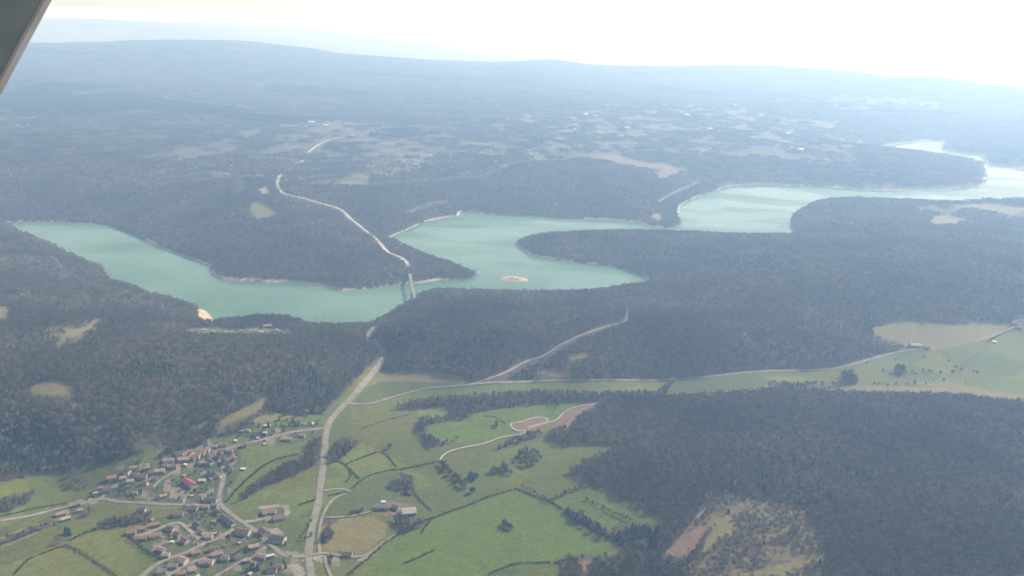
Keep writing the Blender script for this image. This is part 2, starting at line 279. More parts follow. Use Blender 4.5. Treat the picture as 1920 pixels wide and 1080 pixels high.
# woods in the vale: (name, label, polygons)
WOODS = [
 ('long grey wood strip crossing the pastures east of the main road', [[(735,762),(790,748),(840,741),(900,737),(1000,729),(1100,733),(1240,733),(1240,745),(1150,752),(1085,755),(1000,759),(920,769),(878,776),(870,787),(842,788),(838,762),(790,767),(740,768)]]),
 ('curved wood hooking round the bright green field', [[(776,798),(790,785),(830,782),(890,779),(842,789),(810,795),(801,803),(799,812),(830,828),(850,834),(828,837),(798,838),(793,822),(780,812)]]),
 ('narrow wood just below the pale farm track', [[(925,840),(960,822),(1005,808),(1025,812),(1005,822),(960,834),(930,844)]]),
 ('dark wood on the bank between village and main road', [[(440,940),(470,908),(500,888),(540,862),(575,850),(600,846),(598,872),(560,888),(520,905),(480,925),(450,942)]]),
 ('wood filling the corner where the village lane meets the main road', [[(570,830),(602,815),(601,850),(580,852)]]),
 ('grey wood on the right verge of the main road', [[(622,835),(640,822),(685,825),(660,845),(630,868),(617,864)]]),
 ('small grey wood behind the farm barns', [[(725,965),(760,972),(805,975),(795,987),(762,1002),(748,990),(735,975)]]),
 ('dark clump of wood above the farm', [[(722,908),(762,888),(775,892),(777,928),(755,918)]]),
 ('wood band between west meadow and new houses', [[(178,978),(215,968),(288,960),(283,977),(230,988),(183,992)]]),
 ('wood at the left edge above the west road', [[(-60,945),(0,933),(60,918),(74,922),(50,946),(20,960),(-60,972)], [(110,903),(140,888),(168,898),(165,912),(120,908),(85,918)]]),
 ('small dark wood in the west meadows', [[(93,1012),(120,1003),(137,1010),(112,1024),(95,1020)], [(145,968),(180,950),(180,962),(155,972)]]),
 ('long thicket between the two west meadows', [[(-50,1030),(0,1012),(50,993),(100,975),(102,984),(50,1006),(0,1026),(-50,1045)]]),
 ('wood clump beside the upper east road', [[(1242,722),(1250,709),(1268,707),(1258,725),(1250,742),(1242,742)]]),
 ('curved wood round the small green field at right', [[(1447,714),(1500,718),(1580,715),(1575,694),(1600,690),(1613,705),(1600,722),(1560,724),(1480,727),(1440,722)]]),
 ('grey thicket beside the dry field near the crossroads', [[(602,1000),(612,985),(628,996),(622,1010),(606,1022)], [(604,982),(616,970),(640,972),(620,985)]]),
]
for k, (lab, polys) in enumerate(WOODS):
    for p in polys: paint(p, FOREST, reg=20+k)
CON = [[(-100,800),(0,795),(80,790),(140,815),(150,850),(120,878),(60,890),(-100,900)],[(500,735),(560,690),(600,700),(625,740),(600,775),(545,782),(500,765)],[(1145,1005),(1190,985),(1242,985),(1242,1030),(1200,1042),(1175,1030)],
 [(200,700),(260,688),(330,690),(320,708),(250,712)],[(160,850),(200,832),(260,840),(240,860),(190,868)],[(1588,600),(1635,600),(1640,627),(1600,620)],[(1320,490),(1400,480),(1480,480),(1500,505),(1400,518),(1340,510)],[(1230,470),(1330,462),(1360,480),(1280,490)],[(1550,420),(1700,420),(1690,440),(1570,440)],
 [(480,590),(520,588),(548,596),(545,606),(500,604)],[(880,640),(960,620),(1000,635),(930,665)],[(1060,955),(1090,960),(1145,1000),(1130,1010),(1075,975)],[(420,730),(480,725),(470,750),(420,755)],[(730,620),(790,600),(800,640),(750,660)],[(250,460),(340,470),(330,480),(270,470)]]
for p in CON: paint(p, CONIF)
cover[SD < 1.0] = WATER
beach = (SD >= 1.0) & (SD < 5+13*np.clip(fbm(GX, GY, 160, 2, 50)+.25, 0, 1)) & (fbm(GX, GY, 260, 2, 51) > -.3)
cover[beach] = SAND
isl = inside(GX, GY, isle); cover[isl & (SD > 0)] = SAND
# ------------------------------------------------------------------ roads: (name, label, pixel line, width in m, kind of surface)
ROADS = [
 ('road','wide grey main road running from the bottom edge up to the lake bridge',[(588,1100),(582,1070),(579,1045),(580,1020),(585,990),(594,955),(600,920),(605,880),(609,840),(612,810),(620,788),(640,765),(660,745),(680,722),(700,698),(714,680),(719,668),(716,657),(708,646),(700,636)],9.5,'asphalt'),
 ('road','pale road bit showing in the gap beside the lake',[(692,632),(694,624),(700,617),(706,612)],12,'asphalt'),
 ('road','pale road winding inland over the far shore from the bridge',[(766,499),(762,491),(750,482),(735,477),(722,468),(712,455),(700,444),(690,436),(670,420),(655,408),(645,397),(632,390),(615,385),(590,378),(565,371),(545,367),(530,362),(521,350),(522,335),(530,325),(550,312),(570,300),(580,285),(597,272),(620,262),(650,256),(664,252)],13,'white'),
 ('road','village main street climbing from the crossroads to the old core',[(579,1043),(553,1043),(534,1044),(518,1030),(500,1015),(475,993),(445,973),(425,957),(412,945),(411,930),(417,905),(420,885),(414,865),(405,850),(394,838),(391,823)],6.5,'asphalt'),
 ('road','lane from the old core north-east to the main road',[(396,842),(427,841),(475,829),(515,819),(550,810),(608,803)],6,'asphalt'),
 ('road','west road leaving the village across the meadows',[(413,946),(370,947),(311,946),(260,943),(220,941),(189,935),(155,945),(130,950),(111,953),(90,959),(65,966),(30,972),(-20,980)],6.5,'asphalt'),
 ('road','short street past the old houses',[(189,935),(205,918),(225,902),(250,895)],5,'asphalt'),
 ('road','short lane below the red roofed hall',[(344,944),(348,930),(360,918),(372,911)],4.5,'pale'),
 ('road','lane through the old core gardens',[(288,915),(295,905),(315,892),(335,880)],4.5,'pale'),
 ('road','farm access joining the village street',[(452,979),(468,979),(485,976),(504,970),(512,965)],7,'pale'),
 ('road','loop street of the new orange roofed estate',[(252,1006),(280,1000),(300,991),(334,979),(352,992),(368,1006),(384,1019),(410,1010),(438,992)],7,'pale'),
 ('road','lane along the southern row of houses',[(384,1019),(345,1038),(306,1052),(275,1072),(260,1090)],6,'asphalt'),
 ('road','lane forking off the village street to the south-west',[(499,1026),(470,1044),(440,1060),(406,1080),(390,1092)],5,'asphalt'),
 ('road','lower lane between the southern gardens',[(420,1040),(373,1050),(337,1066),(310,1085)],5,'asphalt'),
 ('road','slip road on the right of the main road',[(600,1037),(598,1015),(600,987),(608,961),(624,937),(640,929),(657,922)],5,'pale'),
 ('road','second slip road curving to the pasture corner',[(606,921),(625,917),(644,917),(657,922)],4.5,'pale'),
 ('path','pale drive leading to the farm barns',[(608,971),(640,970),(672,966),(700,957)],4,'pale'),
 ('road','lane leaving the crossroads to the east',[(579,1042),(600,1038),(613,1037),(639,1043),(662,1045),(685,1042),(705,1030),(720,1018),(742,1003)],6,'pale'),
 ('path','yard track below the roadside house',[(609,1042),(612,1060),(620,1080),(628,1095)],5,'pale'),
 ('path','white farm track curving up through the pastures',[(823,866),(832,853),(845,846),(877,838),(908,832),(941,820),(975,815),(986,811),(990,804),(1000,801),(1032,792),(1045,787),(1060,772),(1085,762),(1120,758)],3,'white'),
 ('path','pale track round the gravel works',[(988,808),(968,808),(955,795),(975,792),(1010,782),(1030,789),(1010,796),(990,801)],3.5,'white'),
 ('road','pale road crossing the vale to the right edge',[(655,757),(690,758),(720,750),(760,738),(800,729),(870,723),(905,719),(960,717),(1040,714),(1130,713),(1240,713),(1310,708),(1420,697),(1500,695),(1560,692),(1600,683),(1660,666),(1710,656),(1750,655)],6,'pale'),
 ('road','pale road junction at the right edge',[(1830,640),(1860,630),(1885,623),(1903,613),(1925,622),(1960,640)],4.5,'pale'),
 ('road','pale lane entering the forest at the right edge',[(1903,613),(1896,604),(1925,600),(1990,598)],4.5,'pale'),
 ('path','pale forest track climbing over the wooded hill',[(880,721),(910,713),(950,698),(985,679),(1020,667),(1050,648),(1090,629),(1130,615),(1165,605),(1174,600),(1176,580)],5,'pale'),
 ('path','pale forestry track beside the scrub clearing',[(1305,973),(1320,958),(1328,945),(1335,923)],2.6,'pale'),
 ('path','straight pale forest track above the lake point',[(1235,378),(1262,362),(1290,350),(1308,342)],5,'pale'),
 ('path','faint forest track above the near shore',[(98,482),(108,492),(118,503)],6,'pale'),
 ('path','short forest track left of the dry field on the right',[(1395,625),(1402,634),(1410,643),(1416,652)],4,'pale'),
 ('path','faint track high in the far wood',[(765,398),(800,385),(840,376)],4,'pale'),
]
def catmull(P, step=4):
    P = [np.array(p, float) for p in P]; P = [2*P[0]-P[1]]+P+[2*P[-1]-P[-2]]; out = []
    for i in range(1, len(P)-2):
        a, b, c, d = P[i-1:i+3]; m = max(2, int(np.linalg.norm(c-b)/step))
        for k in range(m):
            t = k/m; out.append(.5*((2*b)+(c-a)*t+(2*a-5*b+4*c-d)*t*t+(3*b-a-3*c+d)*t**3))
    out.append(P[-2]); return np.array(out)
roadmask = np.zeros((ND, NA), bool)
def mark(W2, w, arr, val=True):
    for i in range(len(W2)-1):
        a, b = W2[i], W2[i+1]; m = max(1, int(np.linalg.norm(b-a)/4)); 
        q = a[None]+(b-a)[None]*np.linspace(0, 1, m+1)[:, None]
        for x, y in q:
            u, v = math.atan2(x, y), math.log(math.hypot(x, y)); d = math.hypot(x, y); r = w/d
            i0 = max(int(math.ceil((u-r-AZ0)/(AZ1-AZ0)*(NA-1))), 0); i1 = int((u+r-AZ0)/(AZ1-AZ0)*(NA-1))+1
            j0 = max(int(math.ceil((v-r-LD0)/(LD1-LD0)*(ND-1))), 0); j1 = int((v+r-LD0)/(LD1-LD0)*(ND-1))+1
            if i1 <= i0: i1 = i0+1
            if j1 <= j0: j1 = j0+1
            arr[j0:j1, i0:i1] = val
road_geo = []
for nm, lab, line, wd, sf in ROADS:
    px = catmull(line, 5); P = hit(px)[:, :2]
    # smooth & resample in the world
    seg = np.r_[0, np.cumsum(np.hypot(*np.diff(P, axis=0).T))]; keep = np.r_[True, np.diff(seg) > .5]; P = P[keep]; seg = seg[keep]
    m = max(4, int(seg[-1]/6)); t = np.linspace(0, seg[-1], m); P = np.stack([np.interp(t, seg, P[:, 0]), np.interp(t, seg, P[:, 1])], 1)
    for _ in range(3): P[1:-1] = (P[:-2]+2*P[1:-1]+P[2:])/4
    road_geo.append((nm, lab, P, wd, sf)); mark(P, wd*.5+3.0, roadmask)
    if P[-1, 1] > 3300 and wd > 8: mark(P[P[:, 1] > 4000] if (P[:, 1] > 4000).sum() > 1 else P[:1], 34, roadmask)
# ------------------------------------------------------------------ materials
def newmat(name):
    m = bpy.data.materials.new(name); m.use_nodes = True; nt = m.node_tree; b = nt.nodes['Principled BSDF']; b.inputs['Specular IOR Level'].default_value = 0.25; return m, nt, b
def nmat(name, c1, c2, scale=1.0, rough=0.9, detail=3, world=True, rnd=0.0, k=0.6):
    c1 = tuple(q*k for q in c1); c2 = tuple(q*k for q in c2)
    m, nt, b = newmat(name); b.inputs['Roughness'].default_value = rough
    if world: tc = nt.nodes.new('ShaderNodeNewGeometry').outputs['Position']
    else: tc = nt.nodes.new('ShaderNodeTexCoord').outputs['Object']
    no = nt.nodes.new('ShaderNodeTexNoise'); no.inputs['Scale'].default_value = scale; no.inputs['Detail'].default_value = detail
    nt.links.new(tc, no.inputs['Vector'])
    cr = nt.nodes.new('ShaderNodeValToRGB'); cr.color_ramp.elements[0].position = .35; cr.color_ramp.elements[1].position = .65
    cr.color_ramp.elements[0].color = (*c1, 1); cr.color_ramp.elements[1].color = (*c2, 1)
    nt.links.new(no.outputs[0], cr.inputs[0]); out = cr.outputs[0]
    if rnd:
        oi = nt.nodes.new('ShaderNodeObjectInfo'); mr = nt.nodes.new('ShaderNodeMapRange'); mr.inputs[3].default_value = 1-rnd; mr.inputs[4].default_value = 1+rnd
        nt.links.new(oi.outputs['Random'], mr.inputs[0]); hs = nt.nodes.new('ShaderNodeHueSaturation'); nt.links.new(mr.outputs[0], hs.inputs['Value']); nt.links.new(out, hs.inputs['Color']); out = hs.outputs[0]
    nt.links.new(out, b.inputs['Base Color']); return m
MT = {}
MT['asphalt'] = nmat('asphalt', (.2,.185,.165), (.3,.275,.24), .08)
MT['pale'] = nmat('pale_road', (.22,.2,.17), (.33,.3,.26), .06)
MT['white'] = nmat('chalk_track', (.42,.39,.33), (.6,.56,.48), .08)
MT['verge'] = nmat('gravel_verge', (.17,.16,.12), (.26,.24,.19), .12)
MT['bare'] = nmat('bare_twigs', (.062,.054,.033), (.17,.143,.092), .0038, 1, 4, k=1, rnd=.4)
MT['bareg'] = nmat('budding_twigs', (.055,.064,.03), (.1,.108,.05), .006, 1, 4, k=1, rnd=.3)
MT['conif'] = nmat('conifer_needles', (.014,.03,.022), (.03,.052,.03), .02, 1, 3, k=1, rnd=.3)
MT['bark'] = nmat('bark', (.07,.055,.045), (.11,.09,.075), 1.0)
MT['hedge'] = nmat('hedge_twigs', (.024,.032,.02), (.045,.052,.03), .05, 1, 3, k=1, rnd=.2)
# ------------------------------------------------------------------ ground sheet
COLS = {FOREST:(.06,.053,.036),CONIF:(.035,.042,.03),WATER:(.06,.1,.07),PAST:(.066,.083,.014),BRIGHT:(.058,.09,.009),DRY:(.115,.1,.038),SOIL:(.125,.085,.058),GRAV:(.18,.16,.13),MIXED:(.05,.046,.038),GARDEN:(.062,.068,.026),SAND:(.33,.26,.19),DARKP:(.052,.068,.019),SCRUB:(.105,.09,.048)}
lut = np.array([COLS[k] for k in range(13)]); col = lut[cover]
n1 = fbm(GX, GY, 120, 4, 100); n2 = fbm(GX, GY, 18, 3, 120); n3 = fbm(GX, GY, 900, 3, 140)
grass = np.isin(cover, (PAST, BRIGHT, DARKP))
# hue drift of pasture towards dry straw
k = np.clip(n1*1.1+.12, 0, 1)[..., None]*np.array([.55])
kk = np.where(cover == PAST, .75, np.where(cover == DARKP, .4, .3))[..., None]
col = np.where(grass[..., None], col*(1-k*kk)+np.array(COLS[DRY])*.8*k*kk, col)
col = col*(1+n2[..., None]*.14)
a = math.radians(33); wx = GX*math.cos(a)+GY*math.sin(a)+fbm(GX, GY, 300, 2, 66)*90; wy = -GX*math.sin(a)+GY*math.cos(a)+fbm(GX, GY, 300, 2, 67)*90
pl = _h(np.floor(wx/150), np.floor(wy/85), 19)-.5; pl2 = _h(np.floor(wx/150), np.floor(wy/85), 20)-.5; pm = ((cover == PAST) & (D < 4000))[..., None]
col = np.where(pm, col*(1+pl[..., None]*.38)*np.stack([1+pl2*.3, 1+pl2*0, 1-pl2*.1], -1), col)
th = (fbm(GX, GY, 700, 1, 150)*3.2); st = np.sin((GX*np.cos(th)+GY*np.sin(th))/4.2)*np.clip((2600-D)/900, 0, 1)
col = np.where(grass[..., None], col*(1+st[..., None]*.05), col)
# mixed far farmland: rectangular plots
a = math.radians(25); wx = GX*math.cos(a)+GY*math.sin(a)+fbm(GX, GY, 400, 3, 60)*190; wy = -GX*math.sin(a)+GY*math.cos(a)+fbm(GX, GY, 400, 3, 61)*190
hsh = _h(np.floor(wx/105), np.floor(wy/62), 9); hs2 = _h(np.floor(wx/105), np.floor(wy/62), 10)
mixf = (cover == MIXED) & (hsh+fbm(GX, GY, 700, 3, 63)*.3 < .22)
pc = np.array([(.05,.058,.028), (.066,.066,.04), (.1,.09,.068), (.042,.055,.026)]); col = np.where(mixf[..., None], pc[(hs2*3.99).astype(int)], col)
scr = (cover == SCRUB)
col = np.where((scr & (n2 > .1))[..., None], np.array(COLS[FOREST]), col)
gd = (cover == GARDEN); g1 = _h(np.floor(GX/13+GY/40), np.floor(GY/19), 70)
col = np.where((gd & (g1 < .2))[..., None], np.array((.14,.12,.09)), np.where((gd & (g1 > .62))[..., None], np.array((.042,.06,.026)), col))
far = (D > 12500) & (cover == FOREST)
col = np.where(far[..., None], col*(1+np.clip(fbm(GX, GY*.5, 800, 4, 90), -1, 1)[..., None]*.35)*.7, col)
farp = (D > 15500) & (fbm(GX, GY, 1500, 3, 92) > .1); col = np.where(farp[..., None], np.array((.09,.085,.06)), col)
me = bpy.data.meshes.new('ground'); V = np.stack([GX, GY, Z], -1).reshape(-1, 3).astype(np.float32)
idx = np.arange(ND*NA).reshape(ND, NA); Fq = np.stack([idx[:-1, :-1], idx[:-1, 1:], idx[1:, 1:], idx[1:, :-1]], -1).reshape(-1, 4).astype(np.int32)
me.vertices.add(len(V)); me.vertices.foreach_set('co', V.ravel()); me.loops.add(Fq.size); me.loops.foreach_set('vertex_index', Fq.ravel())
me.polygons.add(len(Fq)); me.polygons.foreach_set('loop_start', np.arange(0, Fq.size, 4, dtype=np.int32))
me.update(calc_edges=True); me.polygons.foreach_set('use_smooth', np.ones(len(Fq), bool))
ca = me.color_attributes.new('cover', 'FLOAT_COLOR', 'POINT'); ca.data.foreach_set('color', np.concatenate([col, np.ones((ND, NA, 1))], -1).reshape(-1).astype(np.float32))
m, nt, b = newmat('ground_cover'); b.inputs['Roughness'].default_value = 1
at = nt.nodes.new('ShaderNodeVertexColor'); at.layer_name = 'cover'; ge = nt.nodes.new('ShaderNodeNewGeometry')
no = nt.nodes.new('ShaderNodeTexNoise'); no.inputs['Scale'].default_value = .14; no.inputs['Detail'].default_value = 4; nt.links.new(ge.outputs['Position'], no.inputs['Vector'])
mr = nt.nodes.new('ShaderNodeMapRange'); mr.inputs[1].default_value = .3; mr.inputs[2].default_value = .7; mr.inputs[3].default_value = .78; mr.inputs[4].default_value = 1.2
hs = nt.nodes.new('ShaderNodeHueSaturation'); nt.links.new(no.outputs[0], mr.inputs[0]); nt.links.new(mr.outputs[0], hs.inputs['Value']); nt.links.new(at.outputs['Color'], hs.inputs['Color']); nt.links.new(hs.outputs[0], b.inputs['Base Color'])
bp = nt.nodes.new('ShaderNodeBump'); bp.inputs['Strength'].default_value = .5; bp.inputs['Distance'].default_value = 2.0; nt.links.new(no.outputs[0], bp.inputs['Height']); nt.links.new(bp.outputs[0], b.inputs['Normal'])
me.materials.append(m); g = bpy.data.objects.new('ground', me); C.objects.link(g); tag(g, 'wooded hills and pasture land around the winding lake', 'ground', kind='structure')
# ------------------------------------------------------------------ water
m, nt, b = newmat('lake_water'); b.inputs['IOR'].default_value = 1.33; b.inputs['Specular IOR Level'].default_value = .5
ge = nt.nodes.new('ShaderNodeNewGeometry'); mp = nt.nodes.new('ShaderNodeMapping'); nt.links.new(ge.outputs['Position'], mp.inputs[0])
n1_ = nt.nodes.new('ShaderNodeTexNoise'); n1_.inputs['Scale'].default_value = .0022; n1_.inputs['Detail'].default_value = 3; nt.links.new(mp.outputs[0], n1_.inputs['Vector'])
cr = nt.nodes.new('ShaderNodeValToRGB'); cr.color_ramp.elements[0].position = .4; cr.color_ramp.elements[1].position = .62
cr.color_ramp.elements[0].color = (.05,.118,.058,1); cr.color_ramp.elements[1].color = (.085,.16,.096,1)
nt.links.new(n1_.outputs[0], cr.inputs[0]); nt.links.new(cr.outputs[0], b.inputs['Base Color'])
n3_ = nt.nodes.new('ShaderNodeTexNoise'); n3_.inputs['Scale'].default_value = .0035; n3_.inputs['Detail'].default_value = 2; mp2 = nt.nodes.new('ShaderNodeMapping'); mp2.inputs['Scale'].default_value = (.6, 1.6, 1); mp2.inputs['Rotation'].default_value = (0, 0, .5); nt.links.new(ge.outputs['Position'], mp2.inputs[0]); nt.links.new(mp2.outputs[0], n3_.inputs['Vector'])
mr = nt.nodes.new('ShaderNodeMapRange'); mr.inputs[1].default_value = .42; mr.inputs[2].default_value = .62; mr.inputs[3].default_value = .06; mr.inputs[4].default_value = .42; nt.links.new(n3_.outputs[0], mr.inputs[0]); nt.links.new(mr.outputs[0], b.inputs['Roughness'])
n2_ = nt.nodes.new('ShaderNodeTexNoise'); n2_.inputs['Scale'].default_value = .25; n2_.inputs['Detail'].default_value = 3; nt.links.new(ge.outputs['Position'], n2_.inputs['Vector'])
bp = nt.nodes.new('ShaderNodeBump'); bp.inputs['Strength'].default_value = .25; bp.inputs['Distance'].default_value = .6; nt.links.new(n2_.outputs[0], bp.inputs['Height']); nt.links.new(bp.outputs[0], b.inputs['Normal'])
lb = np.concatenate([lake, lake2]); x0, y0 = lb.min(0)-60; x1, y1 = lb.max(0)+60
gx = np.linspace(x0, x1, 30); gy = np.linspace(y0, y1, 30); V = [(x, y, LAKE) for y in gy for x in gx]; F = [(j*30+i, j*30+i+1, j*30+31+i, j*30+30+i) for j in range(29) for i in range(29)]
o = mesh('water', V, F, m); tag(o, 'turquoise winding lake between wooded shores', 'lake', kind='structure')
# ------------------------------------------------------------------ road ribbons
def ribbon(name, P, wd, lift, mat):
    T = np.gradient(P, axis=0); T /= np.linalg.norm(T, axis=1)[:, None]+1e-9; N = np.stack([-T[:, 1], T[:, 0]], 1)
    d = np.hypot(P[:, 0], P[:, 1]); V = []; k = 5
    jit = 1+0.06*np.sin(np.arange(len(P))*.9)+0.05*np.sin(np.arange(len(P))*.37+1)
    cz = samp(Z, P[:, 0], P[:, 1]); 
    for q in range(k):
        o_ = (q/(k-1)-.5)*wd; X = P[:, 0]+N[:, 0]*o_*jit; Y = P[:, 1]+N[:, 1]*o_*jit
        zz = np.maximum(samp(Z, X, Y), LAKE+.5)+lift+d*.00022; V.append(np.stack([X, Y, zz], 1))
    V = np.stack(V, 1).reshape(-1, 3); F = []
    for i in range(len(P)-1):
        for q in range(k-1): a = i*k+q; F.append((a, a+k, a+k+1, a+1))
    return mesh(name, V, F, mat, smooth=True)
for i, (nm, lab, P, wd, sf) in enumerate(road_geo):
    if sf == 'asphalt' or wd > 9:
        o = ribbon('verge', P, wd*1.4, .3, MT['verge']); tag(o, 'gravel verge of the '+lab, 'verge', kind='structure')
    o = ribbon(nm, P, wd, .5+.02*i, MT[sf]); tag(o, lab, nm, kind='structure')
# ------------------------------------------------------------------ tree prototypes
def crown_bare(nf, seed, rad=1.0, hgt=1.0, size=.2):
    r = np.random.default_rng(seed); V = []
    lobes = r.normal(size=(7, 3))*[.42, .42, .2]+[0, 0, .6]
    for i in range(nf):
        c = lobes[i % 7]; p = r.normal(size=3); p /= np.linalg.norm(p); p[2] = abs(p[2]) if r.random() < .7 else p[2]
        p = c+p*[.48, .48, .38]*r.uniform(.55, 1)**.5
        p = p*[rad, rad, hgt]
        a = r.normal(size=3); a[2] += .9; a /= np.linalg.norm(a); b_ = np.cross(a, r.normal(size=3)); b_ /= np.linalg.norm(b_)
        l = size*r.uniform(.8, 1.6); w_ = size*r.uniform(.35, .75)
        V += [p-b_*w_, p+a*l, p+b_*w_, p-a*l*.5]
    return np.array(V)
def trunk_geo(h, r):
    V = []; F = []
    def limb(a, b, ra, rb):
        a = np.array(a); b = np.array(b); d = b-a; d = d/np.linalg.norm(d); s_ = np.cross(d, [.3, .5, .8]); s_ /= np.linalg.norm(s_); t_ = np.cross(d, s_); k = len(V)
        for c, q in ((a, ra), (b, rb)):
            for j in range(5): an = j*2*math.pi/5; V.append(c+(s_*math.cos(an)+t_*math.sin(an))*q)
        for j in range(5): F.append((k+j, k+(j+1) % 5, k+5+(j+1) % 5, k+5+j))
        F.append((k+5, k+6, k+7, k+8, k+9))
    limb((0, 0, -.08*h), (0, 0, h*.5), r, r*.65)
    for j in range(5):
        an = j*1.3; limb((0, 0, h*(.3+.04*j)), (math.cos(an)*h*.28, math.sin(an)*h*.28, h*(.68+.05*(j % 3))), r*.5, r*.12)
    return V, F
def crown_conifer(seed, nl=9):
    r = np.random.default_rng(seed); V = []
    for L in range(nl):
        z = .08+L/nl*.86; rad = .26*(1-z)**.8+.015; m = max(5, int(13*(1-z))+4)
        for j in range(m):
            a = j*2*math.pi/m+r.uniform(-.2, .2)+L; R_ = rad*r.uniform(.75, 1.15); w_ = 2.0*rad/m*2.2
            d = np.array([math.cos(a), math.sin(a), 0]); t_ = np.array([-d[1], d[0], 0])
            top = np.array([0, 0, z+.13]); tip = d*R_+[0, 0, z-.03]
            V += [top, tip-t_*w_, tip+[0, 0, -.02], tip+t_*w_]
    return np.array(V)
H_B = 11.0
protos = bpy.data.collections.new('tree_prototypes')
def proto(name, me):
    o = bpy.data.objects.new(name, me); protos.objects.link(o); return o
def merged(name, Vc, mat, h, tr=.16, trunk=True):
    me = quads_mesh(name, Vc, 4, mat)
    if trunk:
        V, F = trunk_geo(h, tr); off = 0
        base = len(me.vertices); co = np.zeros(base*3, np.float32); me.vertices.foreach_get('co', co)
        VV = [tuple(v) for v in co.reshape(-1, 3)]+[tuple(v) for v in V]; FF = [tuple(range(i*4, i*4+4)) for i in range(base//4)]+[tuple(q+base for q in f) for f in F]
        me = bpy.data.meshes.new(name); me.from_pydata(VV, [], FF); me.materials.append(mat); me.materials.append(MT['bark'])
        me.polygons.foreach_set('material_index', [0]*(base//4)+[1]*len(F)); me.update()
    return me
names = []
for k in range(4): proto('t%d' % k, merged('bare%d' % k, crown_bare(130, 50+k, 5.2, H_B*.75, 1.0)+[0, 0, H_B*.22], MT['bare'] if k != 3 else MT['bareg'], H_B))
for k in range(2): proto('u%d' % k, merged('fir%d' % k, crown_conifer(80+k)*16, MT['conif'], 6, .14))
def grove(seed, mat, conifers=0.05):
    r = np.random.default_rng(seed); V = []
    protv = [crown_bare(26, seed*10+q, 5.6, 8, 2.0)+[0, 0, 2.5] for q in range(3)]
    for i in range(42):
        x, y = r.uniform(-34, 34, 2); s_ = r.uniform(.8, 1.3); a = r.uniform(0, 6.28); P = protv[i % 3]*s_
        V.append(np.stack([P[:, 0]*math.cos(a)-P[:, 1]*math.sin(a)+x, P[:, 0]*math.sin(a)+P[:, 1]*math.cos(a)+y, P[:, 2]], 1))
    return quads_mesh('grove', np.concatenate(V), 4, mat)
for k in range(3): proto('v%d' % k, grove(200+k, MT['bare'] if k < 2 else MT['bareg']))
proto('w0', grove(210, MT['conif']))
# sorted names -> index: 0-3 bare, 4-5 conifer, 6-8 grove, 9 dark grove
def forest_group():
    ng = bpy.data.node_groups.new('plant_trees', 'GeometryNodeTree'); ng.interface.new_socket('Geometry', in_out='INPUT', socket_type='NodeSocketGeometry'); ng.interface.new_socket('Geometry', in_out='OUTPUT', socket_type='NodeSocketGeometry')
    N = ng.nodes; gi = N.new('NodeGroupInput'); go = N.new('NodeGroupOutput'); ip = N.new('GeometryNodeInstanceOnPoints'); ci = N.new('GeometryNodeCollectionInfo')
    ci.inputs['Collection'].default_value = protos; ci.inputs['Separate Children'].default_value = True; ci.inputs['Reset Children'].default_value = True
    def attr(nm, ty):
        a = N.new('GeometryNodeInputNamedAttribute'); a.data_type = ty; a.inputs[0].default_value = nm; return a.outputs[0]
    ip.inputs['Pick Instance'].default_value = True; L = ng.links
    L.new(gi.outputs[0], ip.inputs['Points']); L.new(ci.outputs[0], ip.inputs['Instance']); L.new(attr('kind_index', 'INT'), ip.inputs['Instance Index'])
    cx = N.new('ShaderNodeCombineXYZ'); L.new(attr('turn', 'FLOAT'), cx.inputs[2]); L.new(cx.outputs[0], ip.inputs['Rotation']); L.new(attr('grow', 'FLOAT_VECTOR'), ip.inputs['Scale']); L.new(ip.outputs[0], go.inputs[0]); return ng
FG = forest_group()
def cls(G, x, y):
    u, v = uv(x, y); i = np.clip(np.rint((u-AZ0)/(AZ1-AZ0)*(NA-1)).astype(int), 0, NA-1); j = np.clip(np.rint((v-LD0)/(LD1-LD0)*(ND-1)).astype(int), 0, ND-1); return G[j, i]
def scatter(d0, d1, sp, az=39.5, hh=9.0):
    xm = d1*math.sin(math.radians(az)); xs = np.arange(-xm, xm, sp); ys = np.arange(d0*.7, d1, sp)
    X, Y = np.meshgrid(xs, ys); X = X.ravel(); Y = Y.ravel(); X = X+rng.uniform(-.45, .45, X.size)*sp; Y = Y+rng.uniform(-.45, .45, Y.size)*sp
    d = np.hypot(X, Y); k = (d > d0) & (d < d1) & (np.abs(np.arctan2(X, Y)) < math.radians(az)); X = X[k]; Y = Y[k]
    z = samp(Z, X, Y); px, py = proj(X, Y, z+5); k = (px > -140) & (px < 2060) & (py < 1200) & (z > LAKE+.2); X, Y, z = X[k], Y[k], z[k]
    c = cls(cover, X, Y); s_ = (H-z)/(H-z-hh); c2 = cls(cover, X*s_, Y*s_); s3 = (H-z)/(H-z-hh*.5)
    wood = lambda q: (q == FOREST) | (q == CONIF)
    k = (wood(c) & wood(c2) & ~cls(roadmask, X, Y) & ~cls(roadmask, X*s_, Y*s_) & ~cls(roadmask, X*s3, Y*s3))
    scrub = (c == SCRUB) & (rng.random(len(X)) < .8) & (fbm(X, Y, 45, 2, 8) > -.22)
    mixd = (c == MIXED) & ~cls(mixf, X, Y) & (rng.random(len(X)) < .8)
    k = k | scrub | mixd
    return X[k], Y[k], z[k], c[k]
REG = [('forest on the wide right-hand plateau in the foreground',(1450,880)),('forest on the hillside above the village',(250,720)),('forest between the left lake arm and the left edge',(150,560)),('forest on the rounded hill beside the bridge',(900,610)),('forest east of the hill, behind the straight vale road',(1350,610)),('forest on the cape jutting into the lake bend',(1150,465)),('forest on the right bank below the far lake arm',(1700,450)),('forest on the promontory at the far bridge end',(600,470)),('forest beyond the left lake arm',(200,370)),('forest behind the middle lake bay',(950,350)),('forest on the far headland at right',(1650,325)),('hazy far forest spreading to the skyline',(900,180)),('hazy far forest on the left plateau',(200,200)),('hazy forest past the farthest water at right',(1880,240))]
